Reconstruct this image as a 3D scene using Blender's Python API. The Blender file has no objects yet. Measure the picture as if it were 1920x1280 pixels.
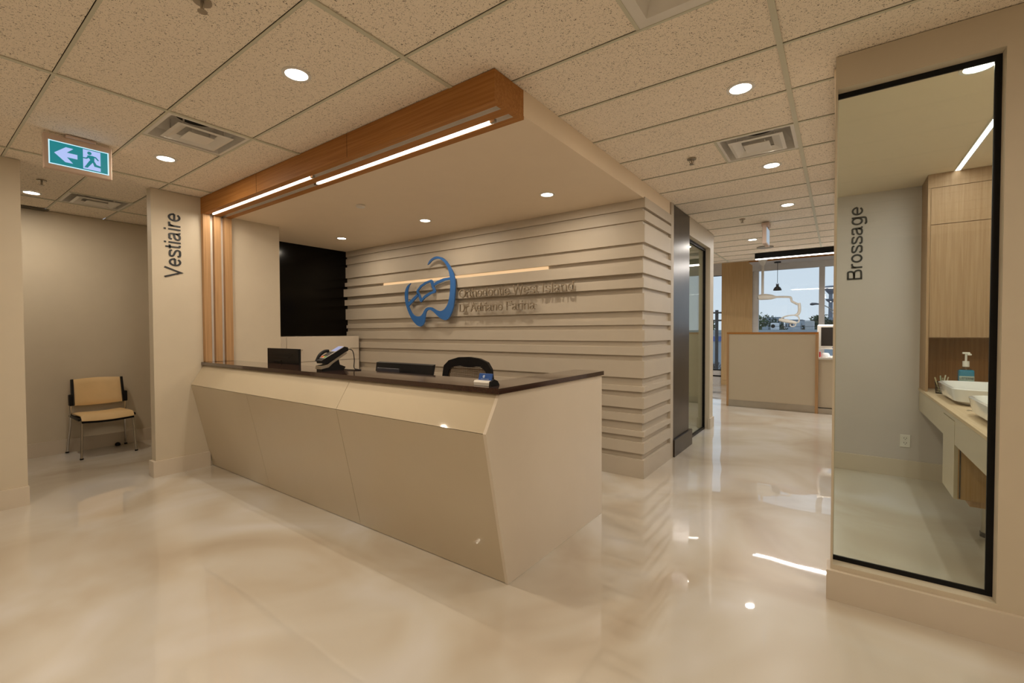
import bpy, bmesh, math, random
from mathutils import Vector, Matrix
random.seed(7)
SC = bpy.context.scene
COL = SC.collection
# ------------------------------------------------------------------ camera
F_PX = 843.56; YAW = -.627488; PIT = -.0212782; ROLL = -.0035002
cy, sy = math.cos(YAW), math.sin(YAW)
fw = Vector((sy*math.cos(PIT), cy*math.cos(PIT), math.sin(PIT)))
rt = Vector((cy, -sy, 0)); up = rt.cross(fw)
r2 = rt*math.cos(ROLL)+up*math.sin(ROLL); u2 = -rt*math.sin(ROLL)+up*math.cos(ROLL)
cam = bpy.data.cameras.new('camera'); cam.sensor_width = 36; cam.lens = F_PX*36/1920
cam.clip_start = .05; cam.clip_end = 1000
camo = bpy.data.objects.new('camera', cam); COL.objects.link(camo)
M = Matrix((r2, u2, -fw)).transposed().to_4x4(); M.translation = Vector((0, 0, 1.37))
camo.matrix_world = M
SC.camera = camo
# ------------------------------------------------------------------ world, exposure
SC.view_settings.view_transform = 'Standard'; SC.view_settings.look = 'None'
SC.view_settings.gamma = 1; SC.view_settings.use_curve_mapping = False
SC.view_settings.exposure = 0.05
W = bpy.data.worlds.new('sky'); SC.world = W; W.use_nodes = True
wn = W.node_tree.nodes; wl = W.node_tree.links
bg = wn['Background']
wtc = wn.new('ShaderNodeTexCoord'); wsep = wn.new('ShaderNodeSeparateXYZ'); wr = wn.new('ShaderNodeValToRGB')
wnz = wn.new('ShaderNodeTexNoise'); wnz.inputs['Scale'].default_value = 3
wadd = wn.new('ShaderNodeMath'); wadd.operation = 'MULTIPLY_ADD'; wadd.inputs[1].default_value = .25
wl.new(wtc.outputs['Generated'], wsep.inputs[0]); wl.new(wtc.outputs['Generated'], wnz.inputs['Vector'])
wl.new(wnz.outputs['Fac'], wadd.inputs[0]); wl.new(wsep.outputs['Z'], wadd.inputs[2]); wl.new(wadd.outputs[0], wr.inputs[0])
wr.color_ramp.elements[0].position = .1; wr.color_ramp.elements[0].color = (.50, .55, .60, 1)
wr.color_ramp.elements[1].position = .5; wr.color_ramp.elements[1].color = (.42, .49, .58, 1)
wl.new(wr.outputs[0], bg.inputs[0]); bg.inputs[1].default_value = 1.5

WARM = (1.0, .855, .665)
COOL = (1.0, .95, .88)
PW = 12.5      # watts of one ceiling downlight

# ------------------------------------------------------------------ materials
def newmat(name):
    m = bpy.data.materials.new(name); m.use_nodes = True
    return m, m.node_tree.nodes, m.node_tree.links, m.node_tree.nodes['Principled BSDF']
def mat(name, c, rough=.5, metal=0, coat=0, spec=.5, noise=.04, nscale=6, bump=0, bscale=200):
    m, n, l, b = newmat(name)
    b.inputs['Roughness'].default_value = rough; b.inputs['Metallic'].default_value = metal
    b.inputs['Coat Weight'].default_value = coat; b.inputs['Coat Roughness'].default_value = .05
    b.inputs['Specular IOR Level'].default_value = spec
    tc = n.new('ShaderNodeTexCoord'); nz = n.new('ShaderNodeTexNoise'); nz.inputs['Scale'].default_value = nscale
    l.new(tc.outputs['Object'], nz.inputs['Vector'])
    r = n.new('ShaderNodeValToRGB'); r.color_ramp.elements[0].position = .3; r.color_ramp.elements[1].position = .7
    r.color_ramp.elements[0].color = tuple(x*(1-noise) for x in c)+(1,); r.color_ramp.elements[1].color = tuple(min(1, x*(1+noise)) for x in c)+(1,)
    l.new(nz.outputs['Fac'], r.inputs[0]); l.new(r.outputs[0], b.inputs['Base Color'])
    if bump:
        n2 = n.new('ShaderNodeTexNoise'); n2.inputs['Scale'].default_value = bscale; l.new(tc.outputs['Object'], n2.inputs['Vector'])
        bp = n.new('ShaderNodeBump'); bp.inputs['Strength'].default_value = bump; bp.inputs['Distance'].default_value = .002
        l.new(n2.outputs['Fac'], bp.inputs['Height']); l.new(bp.outputs[0], b.inputs['Normal'])
    return m
def emit(name, c, s):
    m, n, l, b = newmat(name)
    b.inputs['Base Color'].default_value = (.02, .02, .02, 1)
    b.inputs['Emission Color'].default_value = tuple(c)+(1,); b.inputs['Emission Strength'].default_value = s
    return m
def wood(name, c1, c2, axis='X', rough=.55):
    m, n, l, b = newmat(name)
    tc = n.new('ShaderNodeTexCoord'); mp = n.new('ShaderNodeMapping'); l.new(tc.outputs['Object'], mp.inputs[0])
    s = {'X': (1.2, 45, 45), 'Y': (45, 1.2, 45), 'Z': (45, 45, 1.2)}[axis]
    mp.inputs['Scale'].default_value = s
    nz = n.new('ShaderNodeTexNoise'); nz.inputs['Scale'].default_value = 1.6; nz.inputs['Detail'].default_value = 6; nz.inputs['Distortion'].default_value = .6
    l.new(mp.outputs[0], nz.inputs['Vector'])
    r = n.new('ShaderNodeValToRGB'); r.color_ramp.elements[0].position = .3; r.color_ramp.elements[1].position = .72
    r.color_ramp.elements[0].color = c1+(1,); r.color_ramp.elements[1].color = c2+(1,)
    l.new(nz.outputs['Fac'], r.inputs[0]); l.new(r.outputs[0], b.inputs['Base Color'])
    b.inputs['Roughness'].default_value = rough; b.inputs['Specular IOR Level'].default_value = .25
    return m
def glassmat(name, tint=(.9, .95, .92), ior=1.5):
    m, n, l, b = newmat(name)
    n.remove(b); out = n['Material Output']
    t = n.new('ShaderNodeBsdfTransparent'); t.inputs[0].default_value = tint+(1,)
    g = n.new('ShaderNodeBsdfGlossy'); g.inputs['Roughness'].default_value = .005
    fr = n.new('ShaderNodeFresnel'); fr.inputs[0].default_value = ior
    ge = n.new('ShaderNodeNewGeometry'); mr = n.new('ShaderNodeMapRange')      # thin pane: both faces reflect alike
    mr.inputs['To Min'].default_value = ior; mr.inputs['To Max'].default_value = 1/ior
    l.new(ge.outputs['Backfacing'], mr.inputs['Value']); l.new(mr.outputs[0], fr.inputs[0])
    mx = n.new('ShaderNodeMixShader')
    l.new(fr.outputs[0], mx.inputs[0]); l.new(t.outputs[0], mx.inputs[1]); l.new(g.outputs[0], mx.inputs[2])
    l.new(mx.outputs[0], out.inputs[0])
    return m

WALL = mat('wall_paint', (.595, .52, .405), .55, noise=.015, bump=.05)
WALLB = mat('band_paint', (.53, .465, .38), .5, noise=.015)
BASEP = mat('baseboard_paint', (.62, .54, .44), .35, noise=.015)
SOFF = mat('drywall_paint', (.82, .69, .53), .6, noise=.01)
TBAR = mat('grid_metal', (.62, .60, .48), .5, noise=.02)
DARK = mat('void_dark', (.03, .025, .02), .9)
WHITE = mat('white_plastic', (.75, .72, .67), .35)
WHITEG = mat('white_ceramic', (.82, .83, .85), .12, coat=.5)
BLACK = mat('black_plastic', (.006, .0055, .006), .4, spec=.22)
BLACKG = mat('black_lacquer', (.004, .003, .002), .16, spec=.12)
BLACKM = mat('black_metal', (.006, .006, .007), .4, spec=.2)
LETTER = mat('black_letters', (.010, .012, .016), .4)
STONE = mat('dark_brown_quartz', (.040, .017, .012), .09, coat=.6, noise=.3, nscale=120)
DESKF = mat('desk_gloss_laminate', (.54, .455, .325), .4, coat=.55, noise=.01)
LAM = mat('cream_laminate', (.68, .60, .50), .3, noise=.01)
OAKX = wood('oak_x', (.33, .13, .028), (.46, .21, .055), 'X')
OAKZ = wood('oak_z', (.38, .215, .10), (.52, .32, .16), 'Z')
OAKV = wood('oak_vanity', (.35, .215, .12), (.45, .30, .18), 'Z')
OAKH = wood('oak_counter', (.55, .42, .28), (.66, .52, .37), 'Y')
OAKC = wood('oak_column', (.52, .34, .16), (.64, .44, .23), 'Z')
CHROME = mat('chrome', (.62, .60, .57), .13, metal=1, noise=.01)
STEEL = mat('brushed_steel', (.42, .38, .32), .35, metal=1)
BRONZE = mat('bronze_panel', (.07, .055, .046), .3, metal=.9, noise=.15, nscale=3)
FABRIC = mat('beige_vinyl', (.76, .54, .28), .5, bump=.1, bscale=90)
BLUE = mat('blue_enamel', (.035, .15, .44), .35, noise=.02)
GLASS = glassmat('clear_glass')
GLASSC = glassmat('green_tint_glass', (.88, .92, .84), 1.7)
GLASSW = glassmat('window_glass', (.93, .96, .97))
LAMP = emit('lamp_lens', (1, .93, .80), 14)
LAMPW = emit('tube_warm', (1, .92, .82), 9)
LAMPC = emit('tube_neutral', (1, .97, .94), 9)
SCREENB = mat('screen_dark', (.03, .026, .024), .15)
CREAMP = mat('cream_plastic', (.86, .83, .76), .4)

# floor
def floormat():
    m, n, l, b = newmat('epoxy_floor')
    tc = n.new('ShaderNodeTexCoord')
    nz = n.new('ShaderNodeTexNoise'); nz.inputs['Scale'].default_value = .9; nz.inputs['Detail'].default_value = 3; nz.inputs['Distortion'].default_value = 1.2
    l.new(tc.outputs['Object'], nz.inputs['Vector'])
    r = n.new('ShaderNodeValToRGB'); e = r.color_ramp.elements
    e[0].position = .30; e[0].color = (.44, .36, .275, 1); e[1].position = .70; e[1].color = (.64, .62, .61, 1)
    x = e.new(.45); x.color = (.525, .465, .385, 1); x = e.new(.56); x.color = (.58, .54, .48, 1)
    l.new(nz.outputs['Fac'], r.inputs[0])
    l.new(r.outputs[0], b.inputs['Base Color'])
    b.inputs['Roughness'].default_value = .30
    b.inputs['Coat Weight'].default_value = 1; b.inputs['Coat Roughness'].default_value = .02; b.inputs['Coat IOR'].default_value = 1.5
    n2 = n.new('ShaderNodeTexNoise'); n2.inputs['Scale'].default_value = 1.7; n2.inputs['Detail'].default_value = 1
    l.new(tc.outputs['Object'], n2.inputs['Vector'])
    bp = n.new('ShaderNodeBump'); bp.inputs['Strength'].default_value = .35; bp.inputs['Distance'].default_value = .012
    l.new(n2.outputs['Fac'], bp.inputs['Height']); l.new(bp.outputs[0], b.inputs['Coat Normal'])
    return m
FLOOR = floormat()
# acoustic tile: pale with short dark fissures
def tilemat():
    m, n, l, b = newmat('fissured_tile')
    tc = n.new('ShaderNodeTexCoord')
    mp = n.new('ShaderNodeMapping'); mp.inputs['Scale'].default_value = (1, 1, 1); l.new(tc.outputs['Object'], mp.inputs[0])
    nz = n.new('ShaderNodeTexNoise'); nz.inputs['Scale'].default_value = 120; nz.inputs['Detail'].default_value = 2.0; nz.inputs['Distortion'].default_value = 1.6
    l.new(mp.outputs[0], nz.inputs['Vector'])
    r = n.new('ShaderNodeValToRGB'); e = r.color_ramp.elements
    e[0].position = .345; e[0].color = (.16, .12, .08, 1); e[1].position = .40; e[1].color = (.93, .83, .70, 1)
    l.new(nz.outputs['Fac'], r.inputs[0]); l.new(r.outputs[0], b.inputs['Base Color'])
    b.inputs['Roughness'].default_value = .9
    return m
TILE = tilemat()

# ------------------------------------------------------------------ mesh helpers
def B(): return bmesh.new()
def box(bm, x0, x1, y0, y1, z0, z1, bev=0):
    vs = [bm.verts.new((x, y, z)) for x in (x0, x1) for y in (y0, y1) for z in (z0, z1)]
    f = [(0, 1, 3, 2), (4, 6, 7, 5), (0, 4, 5, 1), (2, 3, 7, 6), (0, 2, 6, 4), (1, 5, 7, 3)]
    fs = [bm.faces.new([vs[i] for i in q]) for q in f]
    if bev:
        es = list({e for q in fs for e in q.edges})
        bmesh.ops.bevel(bm, geom=es, offset=bev, segments=2, affect='EDGES', profile=.5)
    return vs
def prism(bm, pts, d):
    """pts: list of 3d points (planar); extruded by vector d"""
    d = Vector(d)
    a = [bm.verts.new(p) for p in pts]; b = [bm.verts.new(Vector(p)+d) for p in pts]
    n = len(pts)
    bm.faces.new(a[::-1]); bm.faces.new(b)
    for i in range(n): bm.faces.new((a[i], a[(i+1) % n], b[(i+1) % n], b[i]))
def ring(bm, outer, inner, d):
    """flat ring between two loops with the same count, extruded by d"""
    d = Vector(d); n = len(outer)
    L = [[bm.verts.new(Vector(p)+o) for p in lp] for lp in (outer, inner) for o in (Vector((0, 0, 0)), d)]
    oa, ob, ia, ib = L
    for i in range(n):
        j = (i+1) % n
        bm.faces.new((oa[i], oa[j], ia[j], ia[i])); bm.faces.new((ob[i], ib[i], ib[j], ob[j]))
        bm.faces.new((oa[i], ob[i], ob[j], oa[j])); bm.faces.new((ia[i], ia[j], ib[j], ib[i]))
def cyl(bm, p, r, h, seg=32, r2_=None, axis='Z'):
    r2_ = r if r2_ is None else r2_
    rr = bmesh.ops.create_cone(bm, cap_ends=True, segments=seg, radius1=r, radius2=r2_, depth=h)
    T = Matrix.Translation(Vector(p))
    if axis == 'Z': R = Matrix.Translation((0, 0, h/2))
    elif axis == 'X': R = Matrix.Rotation(math.pi/2, 4, 'Y') @ Matrix.Translation((0, 0, h/2))
    else: R = Matrix.Rotation(-math.pi/2, 4, 'X') @ Matrix.Translation((0, 0, h/2))
    bmesh.ops.transform(bm, matrix=T @ R, verts=rr['verts'])
def lathe(bm, p, prof, seg=24, caps=True):
    rings = []
    for r, z in prof:
        rings.append([bm.verts.new((p[0]+r*math.cos(2*math.pi*i/seg), p[1]+r*math.sin(2*math.pi*i/seg), p[2]+z)) for i in range(seg)])
    for a, b in zip(rings, rings[1:]):
        for i in range(seg):
            j = (i+1) % seg; bm.faces.new((a[i], a[j], b[j], b[i]))
    if caps:
        bm.faces.new(rings[0][::-1]); bm.faces.new(rings[-1])
def tube(bm, pts, r, seg=10, closed=False, radii=None):
    pts = [Vector(p) for p in pts]; n = len(pts); rings = []
    up_ = None
    for i, p in enumerate(pts):
        if closed: t = (pts[(i+1) % n]-pts[i-1])
        else: t = pts[min(i+1, n-1)]-pts[max(i-1, 0)]
        t.normalize()
        if up_ is None:
            up_ = Vector((0, 0, 1)) if abs(t.z) < .9 else Vector((1, 0, 0))
        s = t.cross(up_).normalized(); up_ = s.cross(t).normalized()
        rad = radii[i] if radii else r
        rings.append([bm.verts.new(p+(s*math.cos(2*math.pi*k/seg)+up_*math.sin(2*math.pi*k/seg))*rad) for k in range(seg)])
    for i in range(n if closed else n-1):
        a, b = rings[i], rings[(i+1) % n]
        for k in range(seg):
            j = (k+1) % seg; bm.faces.new((a[k], a[j], b[j], b[k]))
    if not closed:
        bm.faces.new(rings[0][::-1]); bm.faces.new(rings[-1])
def smoothpts(pts, k=6):
    P = [Vector(p) for p in pts]; out = []
    for i in range(len(P)-1):
        p0 = P[max(i-1, 0)]; p1 = P[i]; p2 = P[i+1]; p3 = P[min(i+2, len(P)-1)]
        for j in range(k):
            t = j/k
            out.append(.5*((2*p1)+(p2-p0)*t+(2*p0-5*p1+4*p2-p3)*t*t+(3*p1-p0-3*p2+p3)*t**3))
    out.append(P[-1]); return out
def obj(name, bm, m, parent=None, smooth=False):
    if parent is not None:
        pl = parent.matrix_basis.translation.copy(); q = parent.parent
        while q is not None: pl += q.matrix_basis.translation; q = q.parent
        bmesh.ops.translate(bm, verts=bm.verts, vec=-pl)
    bmesh.ops.recalc_face_normals(bm, faces=bm.faces)
    me = bpy.data.meshes.new(name); bm.to_mesh(me); bm.free()
    ms = m if isinstance(m, (list, tuple)) else [m]
    for x in ms: me.materials.append(x)
    if smooth:
        for p in me.polygons: p.use_smooth = True
        try: me.set_sharp_from_angle(angle=math.radians(40))
        except Exception: pass
    o = bpy.data.objects.new(name, me); COL.objects.link(o)
    if parent is not None: o.parent = parent
    return o
def thing(name, label, cat, loc, group=None):
    o = bpy.data.objects.new(name, None); COL.objects.link(o); o.location = loc; o.empty_display_size = .1
    o['label'] = label; o['category'] = cat
    if group: o['group'] = group
    return o
def tag(o, label, cat, group=None):
    o['label'] = label; o['category'] = cat
    if group: o['group'] = group
    return o
def struct(name, bm, m):
    o = obj(name, bm, m); o['kind'] = 'structure'; return o
def dup(root, loc, label, group=None):
    r = root.copy(); COL.objects.link(r); r.location = loc; r['label'] = label
    if group: r['group'] = group
    for ch in list(root.children):
        c = ch.copy(); COL.objects.link(c); c.parent = r
        for g in list(ch.children):
            d = g.copy(); COL.objects.link(d); d.parent = c
    return r
def sm2(pts, k=5): return [(p.x, p.y) for p in smoothpts([(x, y, 0) for x, y in pts], k)]
def ell(cx, cyy, rx, ry, a0=0, a1=360, n=28):
    return [(cx+rx*math.cos(math.radians(a0+(a1-a0)*i/n)), cyy+ry*math.sin(math.radians(a0+(a1-a0)*i/n))) for i in range(n+1)]
def glyph(c, w):
    """centre lines of one upright sans letter: capitals 1 high, small letters .73; returns (advance, strokes)"""
    h = w/2; q = .73-h; S = [(.585, .53), (.545, .64), (.35, .735-h), (.15, .66), (.11, .55), (.20, .44), (.38, .375), (.53, .31), (.60, .20), (.53, .07), (.35, h-.01), (.14, .07), (.09, .21)]
    G = {
     'o': (.774, [ell(.387, .365, .335-h, .375-h)]),
     'e': (.774, [ell(.387, .365, .335-h, .375-h, 0, 322), [(.387-.335+w, .365), (.387+.335-h, .365)]]),
     's': (.696, [sm2(S)]),
     't': (.387, [sm2([(.17, .92), (.17, .60), (.17, .17), (.21, .07), (.34, h)]), [(.02, q), (.34, q)]]),
     'i': (.309, [[(.155, 0), (.155, .73)], [(.155, .875), (.155, 1.0)]]),
     'l': (.309, [[(.155, 0), (.155, 1)]]),
     'I': (.387, [[(.19, 0), (.19, 1)]]),
     'a': (.774, [sm2([(.12, .53), (.17, .66), (.35, .735-h), (.52, .67), (.57, .53), (.57, .33), (.57, .14), (.61, .07), (.70, h)]), sm2([(.57, .42), (.42, .39), (.20, .34), (.10, .22), (.12, .10), (.25, h-.01), (.42, .07), (.54, .18), (.57, .30)])]),
     'r': (.464, [[(.14, 0), (.14, .73)], sm2([(.14, .42), (.18, .58), (.30, .67), (.44, .665)])]),
     'g': (.774, [ell(.36, .365, .31-h, .375-h), sm2([(.63, .73), (.63, .30), (.63, -.04), (.57, -.18), (.37, -.28+h), (.18, -.22), (.12, -.12)])]),
     'n': (.774, [[(.15, 0), (.15, .73)], sm2([(.15, .46), (.22, .61), (.40, .735-h), (.57, .65), (.63, .48), (.63, .25), (.63, 0)])]),
     'h': (.774, [[(.15, 0), (.15, 1)], sm2([(.15, .46), (.22, .61), (.40, .735-h), (.57, .65), (.63, .48), (.63, .25), (.63, 0)])]),
     'd': (.774, [ell(.36, .365, .31-h, .375-h), [(.63, 0), (.63, 1)]]),
     'V': (.93, [[(.06, 1), (.465, .02), (.87, 1)]]),
     'B': (.93, [[(.17, 0), (.17, 1)], sm2([(.17, 1-h), (.52, 1-h), (.70, .93), (.76, .77), (.70, .60), (.52, .53), (.17, .53)]), sm2([(.17, .53), (.56, .53), (.76, .45), (.83, .27), (.76, .10), (.56, h), (.17, h)])]),
     'O': (1.083, [ell(.54, .5, .49-h, .515-h)]),
     'D': (1.005, [[(.17, 0), (.17, 1)], sm2([(.17, 1-h), (.45, 1-h), (.73, .88), (.86, .5), (.73, .12), (.45, h), (.17, h)])]),
     'W': (1.315, [[(.06, 1), (.34, .02), (.655, .96), (.97, .02), (1.25, 1)]]),
     'A': (.93, [[(.06, 0), (.465, .98), (.87, 0)], [(.20, .35), (.73, .35)]]),
     'F': (.85, [[(.17, 0), (.17, 1)], [(.17, 1-h), (.80, 1-h)], [(.17, .52), (.70, .52)]]),
     'L': (.774, [[(.15, 0), (.15, 1)], [(.15, h), (.70, h)]]),
     'S': (.93, [sm2([(x*1.25+.02, y*1/.73) for x, y in S])]),
     'T': (.85, [[(.425, 0), (.425, 1)], [(.04, 1-h), (.81, 1-h)]]),
     'E': (.93, [[(.17, 0), (.17, 1)], [(.17, 1-h), (.82, 1-h)], [(.17, .52), (.76, .52)], [(.17, h), (.84, h)]]),
     'R': (1.0, [[(.17, 0), (.17, 1)], sm2([(.17, 1-h), (.58, 1-h), (.78, .92), (.84, .75), (.78, .56), (.58, .48), (.17, .48)]), [(.58, .48), (.78, .30), (.84, 0)]]),
     'N': (1.0, [[(.16, 0), (.16, 1)], [(.16, .97), (.84, .03)], [(.84, 0), (.84, 1)]]),
     ' ': (.387, [])}
    return G[c]
def ribbon(bm, pts, w, f, depth):
    """extruded band of width w along 2d points; f maps (x, y, z) to the world"""
    n = len(pts); Ls, Rs = [], []
    closed = (Vector(pts[0])-Vector(pts[-1])).length < 1e-5
    for i in range(n):
        p = Vector(pts[i])
        a = Vector(pts[i-1]) if i else (Vector(pts[-2]) if closed else None)
        b = Vector(pts[i+1]) if i < n-1 else (Vector(pts[1]) if closed else None)
        d0 = (p-a).normalized() if a is not None else (b-p).normalized()
        d1 = (b-p).normalized() if b is not None else d0
        t = (d0+d1).normalized() if (d0+d1).length > 1e-6 else d0
        nn = Vector((-t.y, t.x)); k = 1/max(.35, abs(nn.dot(Vector((-d0.y, d0.x)))))
        Ls.append(p+nn*w/2*k); Rs.append(p-nn*w/2*k)
    V = [[bm.verts.new(f(q.x, q.y, z)) for q in side_] for side_ in (Ls, Rs) for z in (0, depth)]
    l0, l1, r0, r1 = V
    for i in range(n-1):
        bm.faces.new((l0[i], l0[i+1], r0[i+1], r0[i])); bm.faces.new((l1[i], r1[i], r1[i+1], l1[i+1]))
        bm.faces.new((l0[i], l1[i], l1[i+1], l0[i+1])); bm.faces.new((r0[i], r0[i+1], r1[i+1], r1[i]))
    if not closed:
        bm.faces.new((l0[0], r0[0], r1[0], l1[0])); bm.faces.new((l0[-1], l1[-1], r1[-1], r0[-1]))
def textobj(name, body, m, o, xdir, updir, length, height, depth, parent=None, weight=.125, pin=0):
    """letters set on a plane: o = start of the baseline, length = whole width, height = height of the capitals"""
    X = Vector(xdir).normalized(); U = Vector(updir).normalized(); N = X.cross(U); O = Vector(o)
    total = sum(glyph(c, weight)[0] for c in body); sx = length/total
    root = parent
    if root is None:
        root = bpy.data.objects.new(name, None); COL.objects.link(root); root.location = o
    x = 0
    for c in body:
        adv, strokes = glyph(c, weight)
        if strokes:
            bm = B()
            for st in strokes: ribbon(bm, st, weight, lambda a, b, z: O+X*((x+a)*sx)+U*(b*height)+N*z, depth)
            if pin:      # small stand-off behind the letter
                a, b = strokes[0][len(strokes[0])//2]; c0 = O+X*((x+a)*sx)+U*(b*height)
                tube(bm, [c0-N*pin, c0], .0025, 6)
            obj('letter', bm, m, root)
        x += adv
    return root
def area(name, loc, size, power, color, parent=None, shape='DISK', size_y=None, rot=(0, 0, 0), spread=None):
    l = bpy.data.lights.new(name, 'AREA'); l.shape = shape; l.size = size
    if size_y: l.size_y = size_y
    l.energy = power; l.color = color
    if spread: l.spread = math.radians(spread)
    o = bpy.data.objects.new(name, l); COL.objects.link(o); o.rotation_euler = rot
    if parent is not None: o.parent = parent; o.location = Vector(loc)-parent.location
    else: o.location = loc
    return o

# ================================================================== STRUCTURE
H = 2.74
bm = B(); box(bm, -8.2, 6.0, -3.2, 13.0, -.2, 0); struct('floor', bm, FLOOR)

# --- ceiling tiles (cells between the bars, air vents left open)
XL = [-8.14, -6.56, -4.98, -3.365, -1.77, -.24, 1.34, 2.9, 4.5]
YL = [-3.03+.507*0]+[1.03+.5*k for k in range(-8, 0)][1:]+[1.03+.5*k for k in range(0, 18)]+[9.8]
YL = sorted(set(round(y, 3) for y in YL))
VENTS = [(-3.885, -3.385, 1.04, 1.52), (-6.56+.02, -6.06, 1.04, 1.52), (-.735, -.255, 3.54, 4.02), (-.745, -.255, 1.54, 2.02)]
bm = B()
def quad(bm, x0, x1, y0, y1, z):
    if x1-x0 > .004 and y1-y0 > .004:
        bm.faces.new([bm.verts.new(p) for p in ((x0, y0, z), (x0, y1, z), (x1, y1, z), (x1, y0, z))])
for i in range(len(XL)-1):
    for j in range(len(YL)-1):
        x0, x1, y0, y1 = XL[i]+.006, XL[i+1]-.006, YL[j]+.005, YL[j+1]-.0095
        v = [q for q in VENTS if q[0] > x0-.06 and q[1] < x1+.06 and q[2] > y0-.05 and q[3] < y1+.05]
        if v:
            q = v[0]
            quad(bm, x0, q[0]-.012, y0, y1, 2.744); quad(bm, q[1]+.012, x1, y0, y1, 2.744)
        else: quad(bm, x0, x1, y0, y1, 2.744)
struct('ceiling', bm, TILE)
bm = B()   # deck over the tiles
for i in range(len(XL)-1):
    quad(bm, XL[i], XL[i+1], -3.1, 9.8, 2.95)
struct('ceiling_deck', bm, DARK)
bm = B()
for x in XL[1:-1]: box(bm, x-.0125, x+.0125, -3.1, 9.8, 2.737, 2.742)
for y in YL[1:-1]: box(bm, -8.1, 4.5, y-.007, y+.007, 2.7385, 2.7425)
for q in VENTS:
    box(bm, q[0]-.014, q[0]+.002, q[2], q[3], 2.738, 2.743) if q[0] not in (-6.54,) else None
box(bm, -6.05, -6.04, 1.04, 1.52, 2.738, 2.743)
struct('trim_1', bm, TBAR)
bm = B(); box(bm, -8.1, 4.5, 9.79, 9.83, 2.735, 3.15); struct('trim_2', bm, WALL)
bm = B(); box(bm, -8.1, 6, 9.8, 13.0, 3.14, 3.2); struct('ceiling_operatory', bm, SOFF)

# --- walls facing the desk area
PX = -5.25
bm = B(); box(bm, PX-.10, PX, -3.1, .62, 0, H); struct('wall_left', bm, WALL)
bm = B(); box(bm, PX-.08, PX+.025, -3.1, .625, 0, .15); struct('baseboard_left', bm, BASEP)
bm = B(); box(bm, PX-.11, PX, 1.455, 2.655, 0, H); struct('wall_pillar', bm, WALL)
bm = B(); box(bm, PX-.11, PX+.022, 1.43, 1.91, 0, .15); struct('baseboard_pillar', bm, BASEP)
bm = B(); box(bm, -7.3, -7.18, -3.1, 3.0, 0, H); struct('wall_alcove', bm, WALL)
bm = B(); box(bm, -7.2, -7.16, -3.1, 3.0, 0, .155); struct('baseboard_alcove', bm, BASEP)
bm = B(); box(bm, -7.2, PX-.10, 2.55, 2.655, 0, H); struct('wall_alcove_end', bm, WALL)
bm = B(); box(bm, -6.22, -6.10, 2.655, 4.2, 0, 2.62); struct('wall_recess', bm, WALL)
bm = B(); box(bm, -8.1, 4.6, -3.2, -3.08, 0, 3.0); struct('wall_rear', bm, WALL)
bm = B(); box(bm, 4.5, 4.62, -3.1, 2.9, 0, 3.0); struct('wall_far_right', bm, WALL)
# feature wall core
SX = -1.475; FY = 4.10
bm = B(); box(bm, -6.2, SX, FY, 4.97, 0, H); struct('wall_feature', bm, WALLB)
# soffit over the desk
bm = B(); box(bm, -6.2, -1.459, 2.13, FY+.02, 2.595, H+.003); box(bm, -1.56, -1.4585, FY, 4.87, 2.595, H+.003); struct('trim_3', bm, SOFF)

# ------------------------------------------------ feature wall bands
G = [(2.512, 2.483), (2.396, 2.354), (2.192, 2.121), (2.063, 2.021), (1.908, 1.861), (1.776, 1.724), (1.563, 1.479), (1.433, 1.382), (1.278, 1.224), (1.146, 1.094), (0.936, 0.856), (0.807, 0.753), (0.65, 0.595), (0.519, 0.437), (0.388, 0.334), (0.23, 0.173)]
OFF = [.02, .02, .028, .042, .065, .05, .035, .022, .022, .03, .03, .03, .03, .03, .03, .03, .032]
zt = 2.605
fwall = thing('banded_wall_cladding', 'cream painted wall cladding of stacked horizontal bands behind the reception desk', 'wall panel', (-3.8, FY, 0))
for k in range(17):
    z1 = zt if k == 0 else G[k-1][1]
    z0 = G[k][0] if k < 16 else 0
    bm = B()
    o = OFF[k]
    prism(bm, [(-6.09, FY-o, z0), (SX+.028, FY-o, z0), (SX+.028, 4.88, z0), (SX-.002, 4.88, z0), (SX-.002, FY+.002, z0), (-6.09, FY+.002, z0)], (0, 0, z1-z0))
    obj('band', bm, WALLB, fwall)
bm = B(); box(bm, SX-.002, SX+.029, 4.88, 4.972, 0, H-.002); obj('end_strip', bm, WALLB, fwall)
# lit slot: warm strip light laid in the fourth groove
sl = thing('slot_strip_light', 'warm glowing strip light in a groove of the banded wall, above the blue emblem', 'light', (-3.86, FY, 2.021))
bm = B(); box(bm, -5.2, -2.49, FY-.012, FY-.002, 2.0245, 2.061); obj('diffuser', bm, emit('slot_led', (1, .64, .33), .86), sl)
bm = B(); box(bm, -5.2, -2.49, FY-.014, FY-.001, 2.0212, 2.0238); obj('housing', bm, WHITE, sl)

# ================================================================== WOOD PORTAL (beam and posts)
portal = thing('oak_portal', 'oak veneer beam and slatted posts framing the reception desk', 'beam', (PX, 2.0, 1.075))
bm = B()
X0, X1 = PX+.001, -1.459
box(bm, X0, X1-.03, 1.865, 2.134, 2.60, H-.001)
box(bm, X0, X1-.03, 1.865, 1.918, 2.575, 2.600)
box(bm, X0, X1-.03, 1.962, 2.027, 2.575, 2.600)
box(bm, X0, X1-.03, 2.075, 2.134, 2.575, 2.600)
box(bm, X1-.03, X1, 1.865, 2.134, 2.575, H-.001)
obj('beam', bm, OAKX, portal)
bm = B()
for a, b in ((1.918, 1.962), (2.027, 2.075)): box(bm, X0, X1-.03, a, b, 2.598, 2.5995); box(bm, X0, X1-.03, b-.0025, b-.0005, 2.5765, 2.598)
obj('groove_liner', bm, WHITE, portal)
for x in (-4.064, -2.752):
    bm = B(); box(bm, x-.0015, x+.0015, 1.8643, 1.8652, 2.576, H-.002); obj('joint', bm, DARK, portal)
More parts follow.
